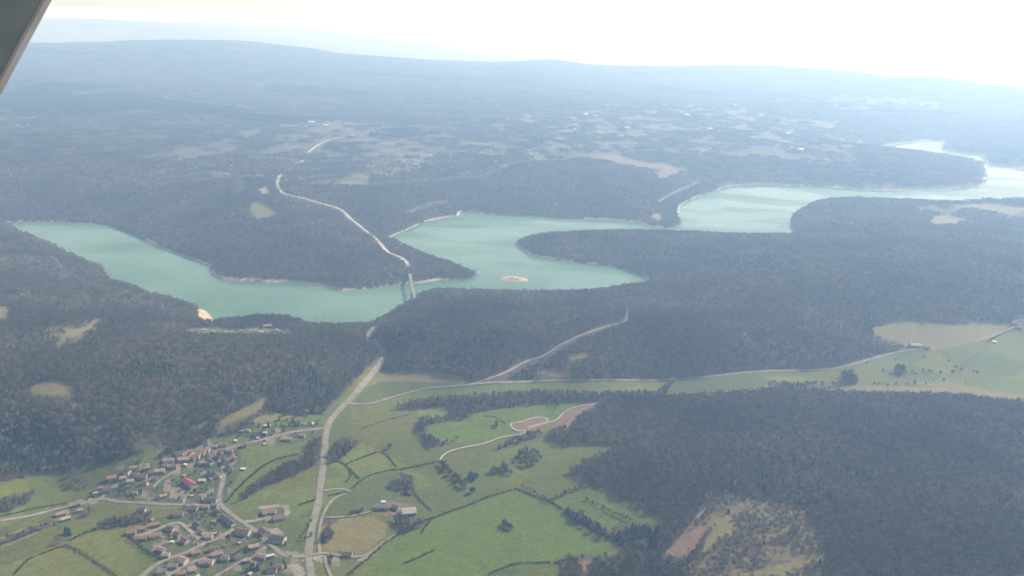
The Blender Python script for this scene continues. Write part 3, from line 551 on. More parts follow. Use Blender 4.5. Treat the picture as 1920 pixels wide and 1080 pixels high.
RP = hit([r[1] for r in REG]); RU, RV = uv(RP[:, 0], RP[:, 1])
store = {}
def addpts(X, Y, z, c, kinds, sxy, sz):
    u, v = uv(X, Y); rg = np.argmin(np.hypot(u[:, None]-RU[None], (v[:, None]-RV[None])), axis=1); wr = cls(region, X, Y); rg = np.where(wr >= 20, wr, rg)
    for q in np.unique(rg):
        k = rg == q; store.setdefault(int(q), []).append((X[k], Y[k], z[k], kinds[k], sxy[k], sz[k]))
for d0, d1, sp in ((800, 2300, 7.3), (2300, 4700, 10.5)):
    X, Y, z, c = scatter(d0, d1, sp); n_ = len(X)
    con = (c == CONIF) & (rng.random(n_) < .3+.5*(fbm(X, Y, 60, 2, 47) > -.1)) | (c != CONIF) & (rng.random(n_) < .012+.25*(fbm(X, Y, 260, 3, 44) > .35))
    kinds = np.where(con, rng.integers(4, 6, n_), rng.integers(0, 4, n_)); big = sp/8.2
    s_ = rng.uniform(.7, 1.25, n_)*np.where(c == SCRUB, .72, 1); s_ = s_*np.where(con, .8, 1); addpts(X, Y, z, c, kinds, s_*big**.8, s_)
    print('trees', d0, n_)
X, Y, z, c = scatter(4700, 14500, 52, hh=11); ok_ = np.ones(len(X), bool)
for ox, oy in ((30, 0), (-30, 0), (0, 34), (0, -34)):
    cc = cls(cover, X+ox, Y+oy); ok_ &= ~cls(roadmask, X+ox, Y+oy) & ~cls(mixf, X+ox, Y+oy) & np.isin(cc, (FOREST, CONIF, MIXED, SCRUB))
X, Y, z, c = X[ok_], Y[ok_], z[ok_], c[ok_]; n_ = len(X)
kinds = np.where((c == CONIF) | (fbm(X, Y, 900, 2, 45) > .5), 9, rng.integers(6, 9, n_)); kk_ = (c != SCRUB)
addpts(X[kk_], Y[kk_], z[kk_], c[kk_], kinds[kk_], rng.uniform(.85, 1.1, kk_.sum()), rng.uniform(.8, 1.3, kk_.sum())); print('groves', n_)
for q, lst in store.items():
    X, Y, z, kd, sx, sz = [np.concatenate(a_) for a_ in zip(*lst)]
    nm = 'wood' if q >= 20 else 'forest'; me = bpy.data.meshes.new(nm); me.vertices.add(len(X)); me.vertices.foreach_set('co', np.stack([X, Y, z-.2], 1).astype(np.float32).ravel())
    a_ = me.attributes.new('kind_index', 'INT', 'POINT'); a_.data.foreach_set('value', kd.astype(np.int32))
    a_ = me.attributes.new('turn', 'FLOAT', 'POINT'); a_.data.foreach_set('value', rng.uniform(0, 6.28, len(X)).astype(np.float32))
    a_ = me.attributes.new('grow', 'FLOAT_VECTOR', 'POINT'); a_.data.foreach_set('vector', np.stack([sx, sx, sz], 1).astype(np.float32).ravel())
    o = bpy.data.objects.new(nm, me); C.objects.link(o); md = o.modifiers.new('plant_trees', 'NODES'); md.node_group = FG
    lab = WOODS[q-20][0] if q >= 20 else 'leafless grey '+REG[q][0]
    tag(o, lab, nm, kind='stuff')
# ------------------------------------------------------------------ single trees
crown_me = [quads_mesh('crown', crown_bare(340, 300+k, 5.6, 8.6, .85)+[0, 0, 1.8], 4, [MT['bareg'], MT['hedge']][k % 2]) for k in range(5)]
fir_me = [quads_mesh('crown', crown_conifer(400+k, 11)*14, 4, MT['conif']) for k in range(3)]
tv, tf = trunk_geo(11, .28); trunk_me = bpy.data.meshes.new('trunk'); trunk_me.from_pydata([tuple(v) for v in tv], [], tf); trunk_me.materials.append(MT['bark'])
stem = []; sf_ = []; box(stem, sf_, (0, 0, 3), (.4, .4, 7), taper=.5); stem_me = bpy.data.meshes.new('trunk'); stem_me.from_pydata(stem, [], sf_); stem_me.materials.append(MT['bark'])
def tree(x, y, s_, con, label, group):
    z = max(zt(x, y), LAKE+.4); r = empty('conifer' if con else 'broadleaf_tree', (x, y, z), random.uniform(0, 6.28), s_)
    tag(r, label, 'tree', group)
    for nm, me in (('crown', random.choice(fir_me if con else crown_me)), ('trunk', stem_me if con else trunk_me)):
        o = bpy.data.objects.new(nm, me); C.objects.link(o); o.parent = r
    return r
ORD = ['first','second','third','fourth','fifth','sixth','seventh','eighth','ninth','tenth','eleventh','twelfth','thirteenth','fourteenth','fifteenth','sixteenth','seventeenth','eighteenth','nineteenth','twentieth','twenty-first','twenty-second','twenty-third','twenty-fourth','twenty-fifth','twenty-sixth','twenty-seventh','twenty-eighth','twenty-ninth','thirtieth','thirty-first','thirty-second','thirty-third','thirty-fourth','thirty-fifth','thirty-sixth','thirty-seventh','thirty-eighth','thirty-ninth','fortieth']+['%dth' % k for k in range(41, 90)]
# rows: (where, line, count, scale, conifer, jitter px)
ROWS = [
 ('bushy row running down from the white track',[(824,872),(840,885),(855,902),(871,917)],16,.95,0,4),
 ('clump in the middle pasture',[(878,893),(888,896),(896,900)],8,1.0,0,5),
 ('pair below the middle pasture clump',[(878,924),(887,921)],4,.95,0,4),
 ('loose group right of the middle pasture clump',[(920,888),(932,886),(946,878),(957,893)],10,.95,0,5),
 ('round copse near the plateau forest edge',[(970,864),(980,852),(995,850),(1008,862),(1000,872),(985,876),(974,868),(988,864)],20,1.0,0,7),
 ('lone trees by the hedged triangle field',[(728,843),(733,841)],2,.9,0,1),
 ('short row alone in the big green field',[(942,983),(950,988),(960,994)],7,.8,0,1.5),
 ('dark conifer row beside the long green field',[(1060,960),(1080,972),(1105,982),(1122,992),(1138,1004)],18,.95,1,4),
 ('thin row between the two olive fields',[(1094,935),(1115,945),(1145,962),(1183,979)],15,.55,0,1.5),
 ('wooded hedge along the upper olive field',[(1037,938),(1060,925),(1090,915),(1120,905)],14,.6,0,2),
 ('hedge trees at the corner of the green field',[(975,912),(1000,925),(1035,945)],8,.6,0,2),
 ('dark conifers beside the west meadow corner',[(124,1003),(128,1000),(132,1004)],4,1.0,1,1.5),
 ('dark conifers below the southern houses',[(470,1070),(478,1066),(486,1070)],5,1.0,1,3),
 ('conifers standing along the lake shore',[(466,601),(483,599),(489,599),(499,600),(508,596),(515,597),(525,598),(535,599),(542,601)],16,1.35,1,1),
 ('conifers on the shore near the pontoons',[(571,611),(574,612),(612,616),(700,606),(694,610)],6,.9,1,1),
 ('small trees on the sandy islet',[(955,523),(960,523),(966,524),(972,524)],7,.45,1,1),
 ('trees crowding the tip of the sandy spit',[(862,516),(868,518),(875,518),(882,518)],9,.6,1,2),
 ('trees scattered in the right-hand pasture',[(1645,692),(1670,706),(1685,700),(1695,704),(1735,700),(1765,697),(1810,695),(1843,705)],14,.75,0,7),
 ('bushy clump in the right-hand pasture',[(1678,695),(1690,692),(1697,700),(1684,706)],12,1.1,0,5),
 ('bushes near the dry forest edge at right',[(1632,727),(1643,714),(1655,726),(1758,716),(1765,712),(1770,722)],9,.7,0,2),
 ('lone bushes high in the right pasture',[(1600,691),(1611,684),(1772,667),(1795,713),(1835,729)],5,.6,0,.5),
 ('lone dark tree in the bright green field',[(928,797),(934,801)],4,.8,0,4),
 ('trees at the lower edge of the bright green field',[(800,833),(815,834),(830,832),(860,824)],7,.6,0,2),
 ('small bushes in the upper green field',[(1022,768),(1030,765),(1045,763),(1032,779)],5,.5,0,1),
 ('trees along the left verge of the main road',[(585,1000),(580,1010),(562,1015),(588,975)],6,.6,0,2),
 ('trees beside the farm drive',[(655,966),(668,963),(683,958)],7,.6,0,1.5),
 ('conifers on the dry slope above the village',[(515,793),(525,790),(535,788),(545,787),(560,800),(480,800)],9,.8,1,3),
 ('trees along the village lane north-east',[(430,822),(470,812),(500,822),(530,806),(560,800),(585,795)],12,.7,0,5),
 ('trees round the red roofed hall',[(335,905),(340,915),(385,925),(395,915),(375,900)],8,.65,0,5),
 ('trees behind the old core',[(300,860),(320,850),(345,840),(370,835),(385,828)],10,.8,0,4),
 ('trees among the new estate houses',[(360,958),(363,970),(380,975),(395,985),(405,990)],7,.55,0,4),
 ('hedge trees left of the new estate',[(240,1008),(255,1022),(275,1035),(300,1050)],10,.55,0,2),
 ('trees along the southern gardens',[(380,1060),(400,1055),(430,1050),(455,1035),(480,1040)],9,.55,0,5),
 ('shrubs by the roadside house at the crossroads',[(617,1040),(622,1050),(618,1062)],5,.5,0,2),
 ('bare trees dotted along the wood strip edge',[(790,755),(830,748),(880,744),(940,741),(1000,739),(1060,738)],12,.7,0,3),
]
for where, line, cnt, s_, con, jt in ROWS:
    seg = np.array(line, float); cum = np.r_[0, np.cumsum(np.hypot(*np.diff(seg, axis=0).T))]; q = []
    for k in range(cnt):
        t = (k+.5)/cnt*cum[-1]; q.append((np.interp(t, cum, seg[:, 0])+random.uniform(-jt, jt), np.interp(t, cum, seg[:, 1])+random.uniform(-jt, jt)*.7))
    q.sort(); P = hit(q)
    for k, p in enumerate(P):
        tree(p[0], p[1], s_*random.uniform(.75, 1.2), con, '%s from the left in the %s' % (ORD[k], where) if cnt > 1 else where, where)
# garden trees, all alike
def scatter_px(poly, n_, seed):
    r = random.Random(seed); xs = [p[0] for p in poly]; ys = [p[1] for p in poly]; out = []
    while len(out) < n_:
        x, y = r.uniform(min(xs), max(xs)), r.uniform(min(ys), max(ys))
        if inside(np.array([x]), np.array([y]), poly)[0]: out.append((x, y))
    return out
# ------------------------------------------------------------------ houses
ROOFC = {'red': ((.3,.07,.07), (.4,.1,.1)), 'orange': ((.27,.15,.11), (.38,.22,.16)), 'pink': ((.3,.19,.16), (.42,.28,.23)), 'brown': ((.13,.09,.08), (.2,.14,.12)), 'grey': ((.16,.15,.15), (.24,.22,.21)), 'slate': ((.07,.068,.07), (.12,.11,.11)), 'tan': ((.34,.26,.18), (.42,.34,.25)), 'white': ((.62,.62,.6), (.8,.8,.77)), 'pale': ((.4,.37,.34), (.52,.49,.45))}
RM = {k: nmat('roof_'+k, v[0], v[1], .35, .8) for k, v in ROOFC.items()}
WM = [nmat('render_wall_%d' % k, a_, b_, .3, .9) for k, (a_, b_) in enumerate([((.42,.38,.31), (.55,.5,.42)), ((.5,.47,.42), (.62,.58,.52)), ((.3,.27,.23), (.4,.36,.31))])]
GL = nmat('window_glass', (.03,.035,.04), (.05,.06,.07), 2, .2); DR = nmat('door_wood', (.1,.06,.04), (.16,.1,.07), 1)
taken = []
def house(px, py, L, Wd, ang, rc, name='house', hh=None, flat=False):
    p = hit1(px, py); x, y = p[0], p[1]; a = math.radians(ang)
    cs = [(x+math.cos(a)*sx*L/2-math.sin(a)*sy*Wd/2, y+math.sin(a)*sx*L/2+math.cos(a)*sy*Wd/2) for sx in (-1, 1) for sy in (-1, 1)]
    zs = [zt(*c_) for c_ in cs]; zb = min(zs); hh = hh or (5.0 if Wd < 12 else 6.0); hh += (max(zs)-zb)*.6
    rh = 0.35 if flat else Wd*.25; r = empty(name, (x, y, zb), a); taken.append((x, y, max(L, Wd)))
    V = []; F = []; w2 = Wd/2; l2 = L/2
    V = [(-l2, -w2, -1.5), (l2, -w2, -1.5), (l2, w2, -1.5), (-l2, w2, -1.5), (-l2, -w2, hh), (l2, -w2, hh), (l2, w2, hh), (-l2, w2, hh), (-l2, 0, hh+rh-.05), (l2, 0, hh+rh-.05)]
    F = [(0, 1, 5, 4), (2, 3, 7, 6), (1, 2, 6, 9, 5), (3, 0, 4, 8, 7), (0, 3, 2, 1)]
    mesh('wall', V, F, random.choice(WM) if name != 'barn' else WM[2], r)
    e = .6; dz = rh/w2*e; V = []
    for sx in (-l2-e, l2+e):
        V += [(sx, -w2-e, hh-dz), (sx, 0, hh+rh), (sx, w2+e, hh-dz), (sx, w2+e, hh-dz+.3), (sx, 0, hh+rh+.35), (sx, -w2-e, hh-dz+.3)]
    F = [(0, 1, 4, 5), (1, 2, 3, 4), (6, 11, 10, 7), (7, 10, 9, 8), (5, 4, 10, 11), (4, 3, 9, 10), (0, 6, 7, 1), (1, 7, 8, 2), (0, 5, 11, 6), (2, 8, 9, 3)]
    ro = mesh('roof', V, F, RM[rc], r)
    if not flat and name == 'house' and L > 9:
        V = []; F = []; box(V, F, (l2*.45, w2*.2, hh+rh+.3), (.8, .8, 2.2)); box(V, F, (l2*.45, w2*.2, hh+rh+1.5), (1.0, 1.0, .25)); mesh('chimney', V, F, WM[2], ro)
    if name == 'house' and L > 9:
        for sy in (-1, 1):
            for k in range(3):
                V = []; F = []; box(V, F, ((k-1)*L*.3, sy*(w2+.02), 2.6), (1.3, .12, 1.4)); mesh('window', V, F, GL, r)
        V = []; F = []; box(V, F, (L*.15, -w2-.02, 1.1), (1.1, .14, 2.2)); mesh('door', V, F, DR, r)
    elif name == 'barn':
        V = []; F = []; box(V, F, (0, -w2-.03, 2.2), (4.5, .16, 4.4)); mesh('barn_door', V, F, DR, r)
    return r
CL = {
 'old core houses': [(316,866,20,10,20,'pink'),(336,853,15,10,20,'brown'),(345,864,22,13,15,'tan'),(358,855,8,15,-20,'red'),(365,861,10,16,-15,'orange'),(373,857,10,16,-15,'orange'),(382,852,10,15,-15,'pink'),(390,846,10,11,-15,'tan'),(393,868,20,11,-38,'slate'),(414,856,15,13,-55,'slate'),(422,868,15,13,-55,'slate'),(430,880,15,12,-55,'slate'),(420,836,14,9,10,'grey'),(430,847,12,8,15,'pink'),(403,893,14,12,-50,'slate'),(394,890,12,10,-50,'slate'),(411,895,9,8,-20,'pink'),(378,871,9,7,10,'tan'),(386,871,6,5,10,'tan'),(404,840,10,8,0,'tan'),(440,862,10,7,-40,'tan'),(436,884,8,6,-50,'grey')],
 'western old houses below the wood': [(210,899,17,12,28,'orange'),(231,899,12,9,25,'tan'),(245,905,13,10,20,'tan'),(239,887,13,11,-20,'slate'),(250,880,12,9,15,'pink'),(276,880,10,8,25,'pink'),(267,896,18,12,5,'brown'),(255,893,9,10,0,'brown'),(284,889,11,8,0,'grey'),(300,886,18,12,15,'tan'),(201,922,16,12,10,'brown'),(215,917,12,10,35,'grey'),(188,918,10,9,30,'grey'),(263,920,10,9,20,'slate'),(271,909,12,9,0,'brown'),(253,927,10,8,15,'grey'),(306,933,12,8,35,'tan'),(297,934,8,7,30,'brown'),(290,900,9,7,20,'brown'),(240,915,11,8,30,'slate'),(180,928,8,7,30,'tan'),(325,878,13,9,15,'brown'),(310,876,10,8,10,'grey')],
 'west road houses': [(114,967,16,10,38,'pink'),(124,976,14,7,38,'pale'),(144,949,11,8,40,'grey'),(150,960,9,7,30,'tan')],
 'new estate houses': [(247,1001,15,10,15,'orange'),(265,994,17,10,20,'orange'),(288,987,20,9,28,'orange'),(268,1012,14,9,10,'orange'),(292,1007,19,10,20,'orange'),(320,994,15,10,-20,'brown'),(333,1005,12,11,-25,'brown'),(347,1017,13,12,-30,'brown'),(357,1009,8,7,20,'orange'),(302,1034,15,9,-20,'pink'),(311,1044,13,8,0,'tan'),(334,968,17,10,15,'brown'),(266,959,14,9,0,'slate'),(366,955,12,9,-20,'brown'),(370,988,15,11,-35,'slate'),(392,1009,12,14,10,'pink'),(386,953,14,8,0,'pink'),(378,1000,9,7,-30,'grey')],
 'southern row houses': [(343,1055,15,14,-20,'pink'),(368,1039,14,9,20,'pink'),(387,1057,23,12,0,'pink'),(408,1042,18,10,22,'pink'),(422,1050,13,10,0,'grey'),(360,1071,12,12,20,'tan'),(340,1078,16,10,20,'orange'),(324,1065,16,9,10,'grey'),(397,1033,9,7,20,'brown'),(445,1048,9,7,30,'brown'),(305,1075,12,8,20,'grey')],
 'lower street houses': [(408,963,15,10,-40,'slate'),(423,975,20,11,-30,'slate'),(433,984,16,11,-35,'slate'),(456,1001,25,14,-12,'brown'),(505,963,24,11,5,'orange'),(523,974,20,12,22,'grey'),(495,1001,18,14,-45,'brown'),(522,1014,25,17,-12,'slate'),(476,1028,18,10,25,'tan'),(491,1047,16,9,-15,'pink'),(506,1046,14,5,25,'white'),(464,1054,10,7,20,'tan'),(524,1066,11,8,0,'red'),(510,1071,17,10,0,'slate'),(497,966,8,6,0,'tan'),(402,950,12,8,0,'grey')],
 'north-east lane houses': [(540,826,16,9,8,'tan'),(567,819,12,8,0,'pink'),(482,817,12,9,10,'slate'),(595,828,9,8,0,'grey'),(458,838,10,7,15,'brown'),(497,815,8,6,0,'white'),(465,809,8,6,0,'tan'),(570,797,8,6,0,'tan')],
}
hn = 0
for cl, lst in CL.items():
    lst.sort()
    for k, (px, py, L, Wd, an, rc) in enumerate(lst):
        r = house(px, py, L*.93, Wd*.9, an, rc); tag(r, '%s roofed house, %s from the left among the %s' % (rc, ORD[k], cl), 'house', cl); hn += 1
for px, py, L, Wd, an, rc, nm, lab, cat in [
 (355,910,27,14,-38,'red','barn','long bright red roofed hall standing in the middle of the village','hall'),
 (395,941,22,11,0,'slate','barn','dark roofed long building beside the village crossroads','building'),
 (379,904,12,6,5,'white','barn','low white roofed building near the old street','building'),
 (718,954,24,12,4,'grey','barn','grey roofed barn, leftmost of the pasture farm','barn'),
 (742,954,12,11,-20,'brown','barn','small brown roofed barn between the two large farm barns','barn'),
 (767,963,24,17,14,'pale','barn','large pale roofed barn at the right of the pasture farm','barn'),
 (719,943,8,5,5,'white','shed','white shed right behind the grey farm barn','shed'),
 (1716,650,30,14,-2,'pale','barn','long pale roofed shed beside the vale road at right','barn'),
 (1738,653,14,9,0,'grey','barn','small grey shed right of the long pale shed','shed'),
 (1864,642,11,8,0,'white','shed','lone white hut in the right-hand fields','shed'),
 (1903,608,14,9,-30,'tan','barn','tan roofed barn at the right edge road junction','barn'),
 (1912,616,12,8,-30,'pink','barn','pink roofed barn just below the right edge junction','barn'),
 (653,1042,13,8,-5,'brown','house','brown roofed house on its own east of the crossroads','house'),
 (501,800,13,4,10,'white','shed','long low white shed on the slope above the village','shed'),
 (453,810,8,4,0,'white','shed','white shed at the left of the north-east lane','shed'),
 (456,881,8,4.5,0,'white','shed','bright white shed in the grass east of the street','shed'),
 (348,873,6,4,-20,'white','shed','small white shed below the old core','shed'),
 (442,828,5,4,0,'white','shed','tiny white shed above the north-east lane','shed'),
 (323,1018,5,3,0,'white','shed','tiny white shed behind the new estate','shed'),
 (586,796,4,6,0,'white','shed','narrow white hut near the main road bend','shed'),
 (573,772,7,4,0,'white','shed','white hut in the dark wood above the lane','shed'),
 (360,956,4,3,0,'white','shed','tiny white garden shed above the new estate','shed'),
 (502,614,22,12,10,'tan','barn','tan building at the top of the lakeside campsite','building'),
 (308,608,16,10,0,'tan','barn','pale building alone in the wood left of the campsite','building'),
 (753,966,5,3,0,'white','shed','small white tank shed below the farm barns','shed'),
 (1343,1043,5,4,0,'white','shed','white hut in the scrub clearing','shed'),
 (1040,386,16,10,0,'white','house','lone white house in the wood across the lake','house'),
 (1340,513,10,8,0,'white','house','lone white house in the wood right of the cape','house'),
]:
    r = house(px, py, L, Wd, an, rc, nm, hh=3.0 if nm == 'shed' else None, flat=nm == 'shed'); tag(r, lab, cat)
# garden trees round the houses
gk = 0
for p, n_ in ((GARDENS[0], 75), (GARDENS[1], 65), (GARDENS[2], 22)):
    for px, py in scatter_px(p, n_, 5+n_):
        q = hit1(px, py)
        if any(math.hypot(q[0]-a_, q[1]-b_) < c_*.5+2.5 for a_, b_, c_ in taken) or cls(roadmask, q[:1], q[1:2])[0]: continue
        tree(q[0], q[1], random.uniform(.35, .65), random.random() < .25, 'small dark garden tree standing between the village houses', 'garden trees of the village'); gk += 1
for p, n_ in ((GARDENS[0], 16), (GARDENS[1], 18), (GARDENS[2], 5)):
    for px, py in scatter_px(p, n_, 31+n_):
        q = hit1(px, py)
        if any(math.hypot(q[0]-a_, q[1]-b_) < c_*.5+4 for a_, b_, c_ in taken) or cls(roadmask, q[:1], q[1:2])[0]: continue
        r = house(px, py, random.uniform(4, 7), random.uniform(3, 5), random.choice([10, -30, 25, 60]), random.choice(['tan', 'brown', 'grey', 'pink', 'pale']), 'shed', hh=2.6, flat=True); tag(r, 'small low garden shed between the village houses', 'shed', 'garden sheds of the village')
# ------------------------------------------------------------------ hedges
def hedge(line, h, wd, label, dens=1.0):
    P = hit(catmull(line, 6)); seg = np.r_[0, np.cumsum(np.hypot(*np.diff(P[:, :2], axis=0).T))]; m = int(seg[-1]/2.0*dens)+2; V = []
    r = np.random.default_rng(abs(hash(label)) % 99999 if False else len(label)*37+m)
    t = np.linspace(0, seg[-1], m); X = np.interp(t, seg, P[:, 0]); Y = np.interp(t, seg, P[:, 1]); Zz = samp(Z, X, Y); x0, y0, z0 = X[0], Y[0], Zz[0]
    for x, y, z in zip(X, Y, Zz):
        if r.random() < .12: continue
        s_ = r.uniform(.55, 1.25)
        for q in range(9):
            p = np.array([x-x0+r.normal()*wd*.35, y-y0+r.normal()*wd*.35, z-z0+abs(r.normal())*h*.45*s_+.2]); a_ = r.normal(size=3); a_ /= np.linalg.norm(a_); b_ = np.cross(a_, r.normal(size=3)); b_ /= np.linalg.norm(b_)
            l = r.uniform(.5, 1.1)*min(h*.4, 1.3); V += [p-a_*l, p-b_*l*.7, p+a_*l, p+b_*l*.7]
    o = bpy.data.objects.new('hedge', quads_mesh('hedge', np.array(V), 4, MT['hedge'])); C.objects.link(o); o.location = (x0, y0, z0); tag(o, label, 'hedge', 'hedges between the fields'); return o
HED = [
 ([(760,992),(812,971),(877,948),(916,932),(967,917)],3.2,3,'long diagonal hedge along the top of the big green field'),
 ([(967,917),(1000,930),(1035,943),(1070,967)],3.5,3,'hedge down the right side of the big green field'),
 ([(640,1090),(665,1068),(690,1048),(718,1022),(745,1003),(760,992)],3.6,3.5,'hedge beside the lane east of the crossroads'),
 ([(777,926),(791,942),(809,958)],3,2.5,'short dotted hedge right of the farm barns'),
 ([(660,917),(681,898),(717,885),(753,880)],3,2.5,'curved hedge above the farm meadow'),
 ([(613,860),(639,867),(655,880),(673,898)],3.4,3,'hedge along the left of the triangle field'),
 ([(650,870),(691,854),(717,849),(743,875)],3.2,3,'hedge round the top of the triangle field'),
 ([(753,880),(780,875),(823,866)],4,5,'bushy hedge left of the white track end'),
 ([(915,1077),(945,1065),(975,1057),(1032,1055)],3.2,3,'curved hedge at the bottom of the big green field'),
 ([(760,1057),(790,1043),(815,1032)],3.4,3.5,'isolated hedge inside the lower green field'),
 ([(26,1078),(52,1051),(85,1036),(124,1023)],3,2.5,'hedge climbing the lower left meadow'),
 ([(124,1023),(150,1036),(180,1055),(222,1085)],4.5,5,'thick hedge dropping to the bottom edge at left'),
 ([(132,1014),(155,1002),(181,992)],3.4,3,'hedge between the west meadow and the dark wood'),
 ([(-20,972),(30,962),(65,954),(124,944)],3,3,'hedge along the upper side of the west road'),
 ([(241,1007),(270,1030),(301,1048)],3,3,'hedge on the left boundary of the new estate'),
 ([(430,1045),(470,1022),(497,1010)],2.6,2,'garden hedge above the forked lane'),
 ([(674,806),(721,789),(767,778)],2.2,1.8,'low broken hedge in the upper pasture'),
 ([(559,948),(575,943),(592,937)],3.4,3.5,'short hedge left of the main road'),
 ([(1850,642),(1875,628),(1903,616)],3,3,'hedge beside the road near the right edge'),
 ([(424,942),(450,912),(480,885),(510,865),(560,852)],4,4,'hedge following the slope above the village street'),
 ([(770,930),(760,925),(765,905)],4,4,'hedge dropping from the dark clump above the farm'),
 ([(1040,1057),(1060,1050),(1080,1048)],4,5,'hedge stub by the bare earth yard'),
 ([(1850,655),(1800,680),(1760,655)],1.2,1.5,'faint low hedge across the right pasture'),
 ([(1071,968),(1100,985),(1140,1008),(1165,1025)],4,4,'dense hedge under the dark conifer row'),
 ([(648,905),(658,893),(655,880)],3,3,'short hedge stub left of the farm meadow'),
 ([(905,780),(930,783),(948,795)],2.4,2,'thin broken hedge between the two bright green fields'),
 ([(812,971),(800,985),(790,1000)],3,3,'short hedge under the farm copse'),
 ([(615,930),(640,925),(655,924)],3,3,'hedge between the two slip roads'),
]
for a_ in HED: hedge(*a_)
# post and wire fence in the big field
fr = empty('fence', tuple(hit1(965,1000))); tag(fr, 'thin post fence with a worn line crossing the big green field', 'fence')
P = hit(catmull([(965,1000),(982,1018),(1003,1046)], 3)); fm = nmat('fence_wood', (.3,.26,.2), (.4,.35,.28), 1)
V = []; F = []
for p in P[1:-1]: V = []; F = []; box(V, F, (p[0]-fr.location.x, p[1]-fr.location.y, p[2]-fr.location.z+.7), (.2, .2, 1.6)); mesh('post', V, F, fm, fr)
V = []; F = []
for a_, b_ in zip(P[:-1], P[1:]):
    for hz in (.5, 1.1):
        k = len(V); c0 = a_-np.array(fr.location)+[0, 0, hz]; c1 = b_-np.array(fr.location)+[0, 0, hz]
        for c_ in (c0, c1): V += [c_+[.04, 0, .05], c_+[-.04, 0, .05], c_+[-.04, 0, -.05], c_+[.04, 0, -.05]]
        F += [(k, k+1, k+5, k+4), (k+1, k+2, k+6, k+5), (k+2, k+3, k+7, k+6), (k+3, k, k+4, k+7)]
mesh('rail', V, F, fm, fr)
# ------------------------------------------------------------------ bridge
conc = nmat('bridge_concrete', (.42,.4,.37), (.55,.53,.48), .15, .85)
ZB = -21.0
bx0, by0 = at_z(778, 558, ZB); bx1, by1 = at_z(765, 498, ZB); dx, dy = bx1-bx0, by1-by0; BL = math.hypot(dx, dy); ba = math.atan2(dy, dx)
br = empty('bridge', (bx0, by0, ZB), ba); tag(br, 'long concrete road bridge crossing the lake narrows on tall piers', 'bridge')
V = []; F = []; N_ = 48
for i in range(N_+1):
    x = BL*i/N_; ph = min(abs(x-BL*.3), abs(x-BL*.72), ); dep = 3.0+4.0*max(0, 1-ph/(BL*.2))**1.6
    V += [(x, -5.6, -.4), (x, 5.6, -.4), (x, 5.6, -1.0), (x, 2.8, -1.6), (x, 2.6, -dep), (x, -2.6, -dep), (x, -2.8, -1.6), (x, -5.6, -1.0)]
for i in range(N_):
    for q in range(8): a_ = i*8+q; b_ = i*8+(q+1) % 8; F.append((a_, b_, b_+8, a_+8))
F += [tuple(range(7, -1, -1)), tuple(range(N_*8, N_*8+8))]; mesh('deck', V, F, conc, br)
V = []; F = []; box(V, F, (BL/2, 0, -.25), (BL+8, 8.6, .3)); mesh('roadway', V, F, MT['pale'], br)
for sy in (-1, 1):
    V = []; F = []; box(V, F, (BL/2, sy*5.2, .25), (BL, .45, 1.3)); mesh('parapet', V, F, conc, br)
for fx in (.3, .72):
    V = []; F = []
    for sx in (-3, 3): box(V, F, (BL*fx+sx, 0, -22), (2.2, 6.5, 34), taper=.86)
    box(V, F, (BL*fx, 0, -5.6), (10, 6.4, 1.2)); mesh('pier', V, F, conc, br)
for x in (-2, BL+2): V = []; F = []; box(V, F, (x, 0, -5), (8, 10.6, 9)); mesh('abutment', V, F, conc, br)
# ------------------------------------------------------------------ pontoons, campsite, far villages, cars
pw = nmat('pontoon_planks', (.16,.16,.15), (.26,.25,.22), .4); hull = nmat('boat_hull', (.6,.6,.58), (.78,.78,.76), 1, .4)
for k, (a_, b_) in enumerate([((592,588),(603,612)), ((607,588),(617,612)), ((618,588),(627,612)), ((632,588),(640,611))]):
    A_ = np.array(at_z(*a_, LAKE)); B_ = np.array(at_z(*b_, LAKE)); L_ = np.linalg.norm(B_-A_); an = math.atan2(*(A_-B_)[::-1])
    r = empty('pontoon', (B_[0], B_[1], LAKE), an); tag(r, '%s from the left of the four thin mooring pontoons' % ORD[k], 'pontoon', 'mooring pontoons near the shore')
    V = []; F = []; box(V, F, (L_/2, 0, .45), (L_, 1.8, .35)); mesh('walkway', V, F, pw, r)
    for q in range(9):
        V = []; F = []; box(V, F, (L_*(q+.5)/9, 3.6 if q % 2 else -3.6, .4), (.7, 5.4, .25)); mesh('finger', V, F, pw, r)
cv_ = nmat('caravan_white', (.55,.54,.5), (.75,.74,.7), .5, .5); random.seed(3)
cpx = sorted([(random.uniform(338, 545), 0) for _ in range(44)])
for k, (cx_, _) in enumerate(cpx):
    cy_ = 624+random.uniform(-5, 6)-(cx_-440)*.004; p = hit1(cx_, cy_)
    r = empty('caravan', tuple(p), random.uniform(-.4, .4)); tag(r, 'small pale mobile home in the strip of the lakeside campsite', 'mobile home', 'mobile homes of the lakeside campsite')
    V = []; F = []; box(V, F, (0, 0, 1.5), (9, 4.2, 3)); mesh('body', V, F, random.choice([cv_, WM[0], RM['tan']]), r)
    V = [(-4.8,-2.4,2.9),(4.8,-2.4,2.9),(4.8,2.4,2.9),(-4.8,2.4,2.9),(-4.6,0,3.6),(4.6,0,3.6)]; mesh('roof', V, [(0,1,5,4),(2,3,4,5),(1,2,5),(3,0,4),(0,3,2,1)], random.choice([RM['white'], RM['orange'], RM['pale'], RM['grey']]), r)
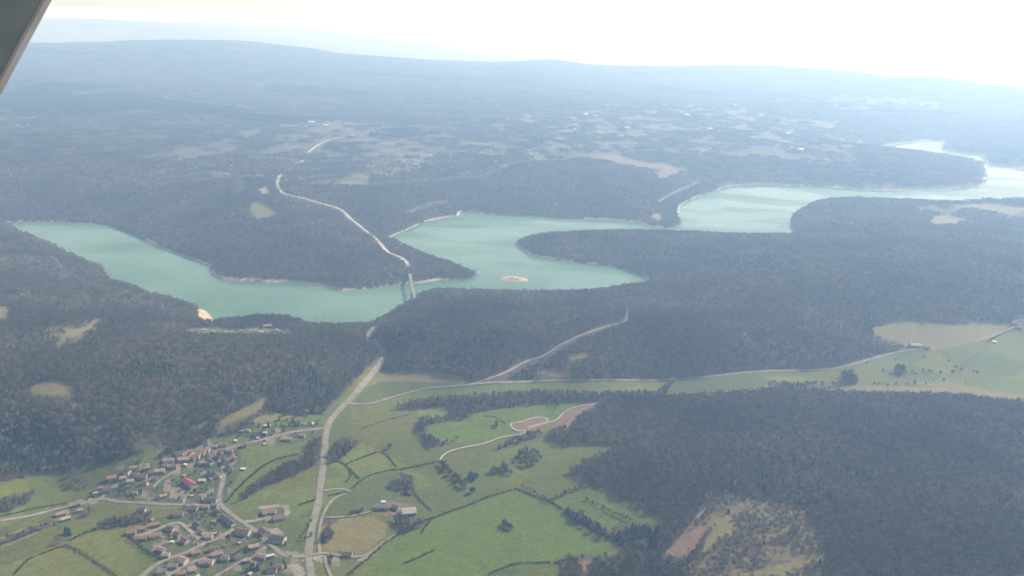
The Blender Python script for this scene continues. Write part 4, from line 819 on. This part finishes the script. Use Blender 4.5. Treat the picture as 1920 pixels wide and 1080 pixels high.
fv = [((560,662,232,262),26,'in the hazy village where the far road ends'),((425,445,318,328),6,'in the hamlet left of the far road bend'),((470,560,330,345),8,'beside the far road bend'),((760,860,285,320),18,'in the scattered village behind the middle bay'),((880,1010,265,305),30,'in the scattered village above the lake bend'),((1050,1200,215,285),34,'in the hazy town centre beyond the lake'),((1200,1480,195,290),60,'in the hazy town right of the tan hill'),((1440,1640,262,305),26,'on the far headland village'),((1540,1760,182,203),18,'in the farthest pale town on the right'),((20,90,215,238),5,'in the far clearing at the left edge'),((340,440,300,325),6,'in the fields left of the far road')]
FMX = []
for wl, rl in ((0, 'white'), (1, 'pink'), (0, 'pale')): FMX.append((WM[wl], RM[rl]))
protoh = []
for k in range(3):
    V = [(-8,-5,-2),(8,-5,-2),(8,5,-2),(-8,5,-2),(-8,-5,6),(8,-5,6),(8,5,6),(-8,5,6),(-8,0,8.6),(8,0,8.6)]
    m1 = bpy.data.meshes.new('wall'); m1.from_pydata(V, [], [(0,1,5,4),(2,3,7,6),(1,2,6,9,5),(3,0,4,8,7)]); m1.materials.append(FMX[k][0])
    V = [(-8.6,-5.8,5.6),(8.6,-5.8,5.6),(8.6,5.8,5.6),(-8.6,5.8,5.6),(-8.6,0,9),(8.6,0,9)]
    m2 = bpy.data.meshes.new('roof'); m2.from_pydata(V, [], [(0,1,5,4),(2,3,4,5),(1,2,5),(3,0,4)]); m2.materials.append(FMX[k][1]); protoh.append((m1, m2))
for (xa, xb, ya, yb), cnt, where in fv:
    q = [(random.uniform(xa, xb), random.uniform(ya, yb)) for _ in range(cnt)]
    for p in hit(q):
        s_ = random.choice([1.1, 1.4, 1.7, 2.6]) if p[1] > 5500 else random.uniform(.8, 1.3)
        r = empty('far_house', tuple(p), random.uniform(-.6, .6), s_); tag(r, 'tiny pale house '+where, 'house', 'tiny houses '+where); m1, m2 = random.choice(protoh)
        for nm, me in (('wall', m1), ('roof', m2)): o = bpy.data.objects.new(nm, me); C.objects.link(o); o.parent = r
r = empty('mast', tuple(hit1(1446, 230))); tag(r, 'tall white mast rising over the hazy far town', 'mast')
V = []; F = []; box(V, F, (0, 0, 22), (7, 7, 48), taper=.5); mesh('shaft', V, F, RM['white'], r); V = []; F = []; box(V, F, (0, 0, 50), (6, 6, 8)); mesh('top', V, F, RM['white'], r)
paint_c = [nmat('car_white', (.7,.7,.7), (.8,.8,.8), 1, .3), nmat('car_dark', (.04,.05,.07), (.06,.07,.09), 1, .3), nmat('car_red', (.4,.04,.03), (.5,.05,.04), 1, .3)]; tyre = nmat('tyre_rubber', (.02,.02,.02), (.03,.03,.03), 1)
cars = [(601,900,80,0,'white car driving down the main road below the wood verge'),(607,838,82,1,'dark car on the main road beside the corner wood'),(428,888,-60,0,'white van-like car parked left of the street grass'),(427,884,-60,0,'white car parked highest on the old street'),(545,1044,0,2,'red car just left of the crossroads'),(590,1050,90,0,'white car parked right of the crossroads'),(616,1042,20,0,'white car on the yard by the brown roadside house'),(398,846,-50,0,'white car on the square of the old core'),(493,965,10,1,'dark car at the farm access'),(371,1001,-40,0,'white car on the new estate loop')]
for px, py, an, c_, lab in cars:
    p = hit1(px, py); r = empty('car', (p[0], p[1], p[2]+.75), math.radians(an)); tag(r, lab, 'car', 'cars of the village')
    V = [(-2.1,-.9,.3),(2.1,-.9,.3),(2.1,.9,.3),(-2.1,.9,.3),(-2.1,-.9,.85),(2.1,-.85,.75),(2.1,.85,.75),(-2.1,.9,.85),(-1.6,-.7,1.45),(.5,-.7,1.45),(.5,.7,1.45),(-1.6,.7,1.45),(1.1,-.85,.85),(1.1,.85,.85)]
    mesh('body', V, [(0,3,2,1),(0,1,5,12,4),(3,7,13,6,2),(1,2,6,5),(0,4,7,3),(5,6,13,12),(8,9,10,11)], paint_c[c_], r)
    mesh('window', V, [(4,12,9,8),(7,11,10,13),(12,13,10,9),(4,8,11,7)], GL, r)
    for sx in (-1.3, 1.3):
        for sy in (-.85, .85):
            W_ = []; FF = []
            for yy in (-.12, .12):
                for j in range(10): W_.append((sx+.34*math.cos(j*.628), sy+yy, .34+.34*math.sin(j*.628)))
            FF = [(j, (j+1) % 10, 10+(j+1) % 10, 10+j) for j in range(10)]+[tuple(range(10)), tuple(range(19, 9, -1))]; mesh('wheel', W_, FF, tyre, r)
# ------------------------------------------------------------------ aircraft wing strut by the window
def campt(px, py, dist):
    d = raydir([px], [py])[0]; return np.array([0, 0, H])+d*dist
A0 = campt(92+92*1.2, 0-170*1.2, 2.2); B0 = campt(0-92*1.0, 170+170*1.0, 1.9)
ax = B0-A0; LW = np.linalg.norm(ax); ax /= LW; away = campt(-400, -100, 2.3)-A0; away -= ax*np.dot(away, ax); away /= np.linalg.norm(away); nn = np.cross(ax, away)
wr_ = bpy.data.objects.new('aircraft_wing', None); C.objects.link(wr_); wr_.location = A0; tag(wr_, 'grey underside of the aircraft wing cutting the top left corner', 'aircraft wing')
prof = [(0.0, 0), (.012, .014), (.04, .026), (.12, .042), (.3, .05), (.6, .045), (.95, .012), (.95, -.012), (.6, -.03), (.3, -.034), (.12, -.028), (.04, -.018), (.012, -.011)]
def loft(name, pr, mat, ex=0):
    V = []; F = []; n_ = len(pr); m_ = 8
    for i in range(m_+1):
        for a_, t_ in pr: V.append(ax*LW*i/m_+away*a_+nn*t_)
    for i in range(m_):
        for q in range(n_): p_ = i*n_+q; p2 = i*n_+(q+1) % n_; F.append((p_, p2, p2+n_, p_+n_))
    F += [tuple(range(n_)), tuple(range(m_*n_+n_-1, m_*n_-1, -1))]; return mesh(name, V, F, mat, wr_, smooth=False)
loft('skin', prof, nmat('wing_paint', (.2,.215,.19), (.27,.285,.255), 5, .6, k=1))
loft('edge_trim', [(-.003, 0), (.002, .008), (.008, .014), (.009, .012), (.004, .004), (.009, -.011), (.008, -.012), (.002, -.008)], nmat('trim_paint', (.14,.14,.14), (.18,.18,.18), 9, .5, k=1))
# ------------------------------------------------------------------ haze
V = []; F = []; box(V, F, (0, 22000, (H+12-260)/2), (90000, 52000, H+12+260)); 
hz = mesh('haze', V, F); m = bpy.data.materials.new('haze_air'); m.use_nodes = True; nt = m.node_tree; nt.nodes.remove(nt.nodes['Principled BSDF']); pv = nt.nodes.new('ShaderNodeVolumePrincipled')
pv.inputs['Color'].default_value = (*HAZE_COLOR, 1); pv.inputs['Absorption Color'].default_value = (1, 1, 1, 1); pv.inputs['Density'].default_value = HAZE_DENSITY; pv.inputs['Anisotropy'].default_value = HAZE_G
nt.links.new(pv.outputs[0], nt.nodes['Material Output'].inputs['Volume']); hz.data.materials.append(m); tag(hz, 'pale blue haze filling the air over the whole landscape', 'haze', kind='stuff')
print('houses', hn, 'objects', len(bpy.data.objects))
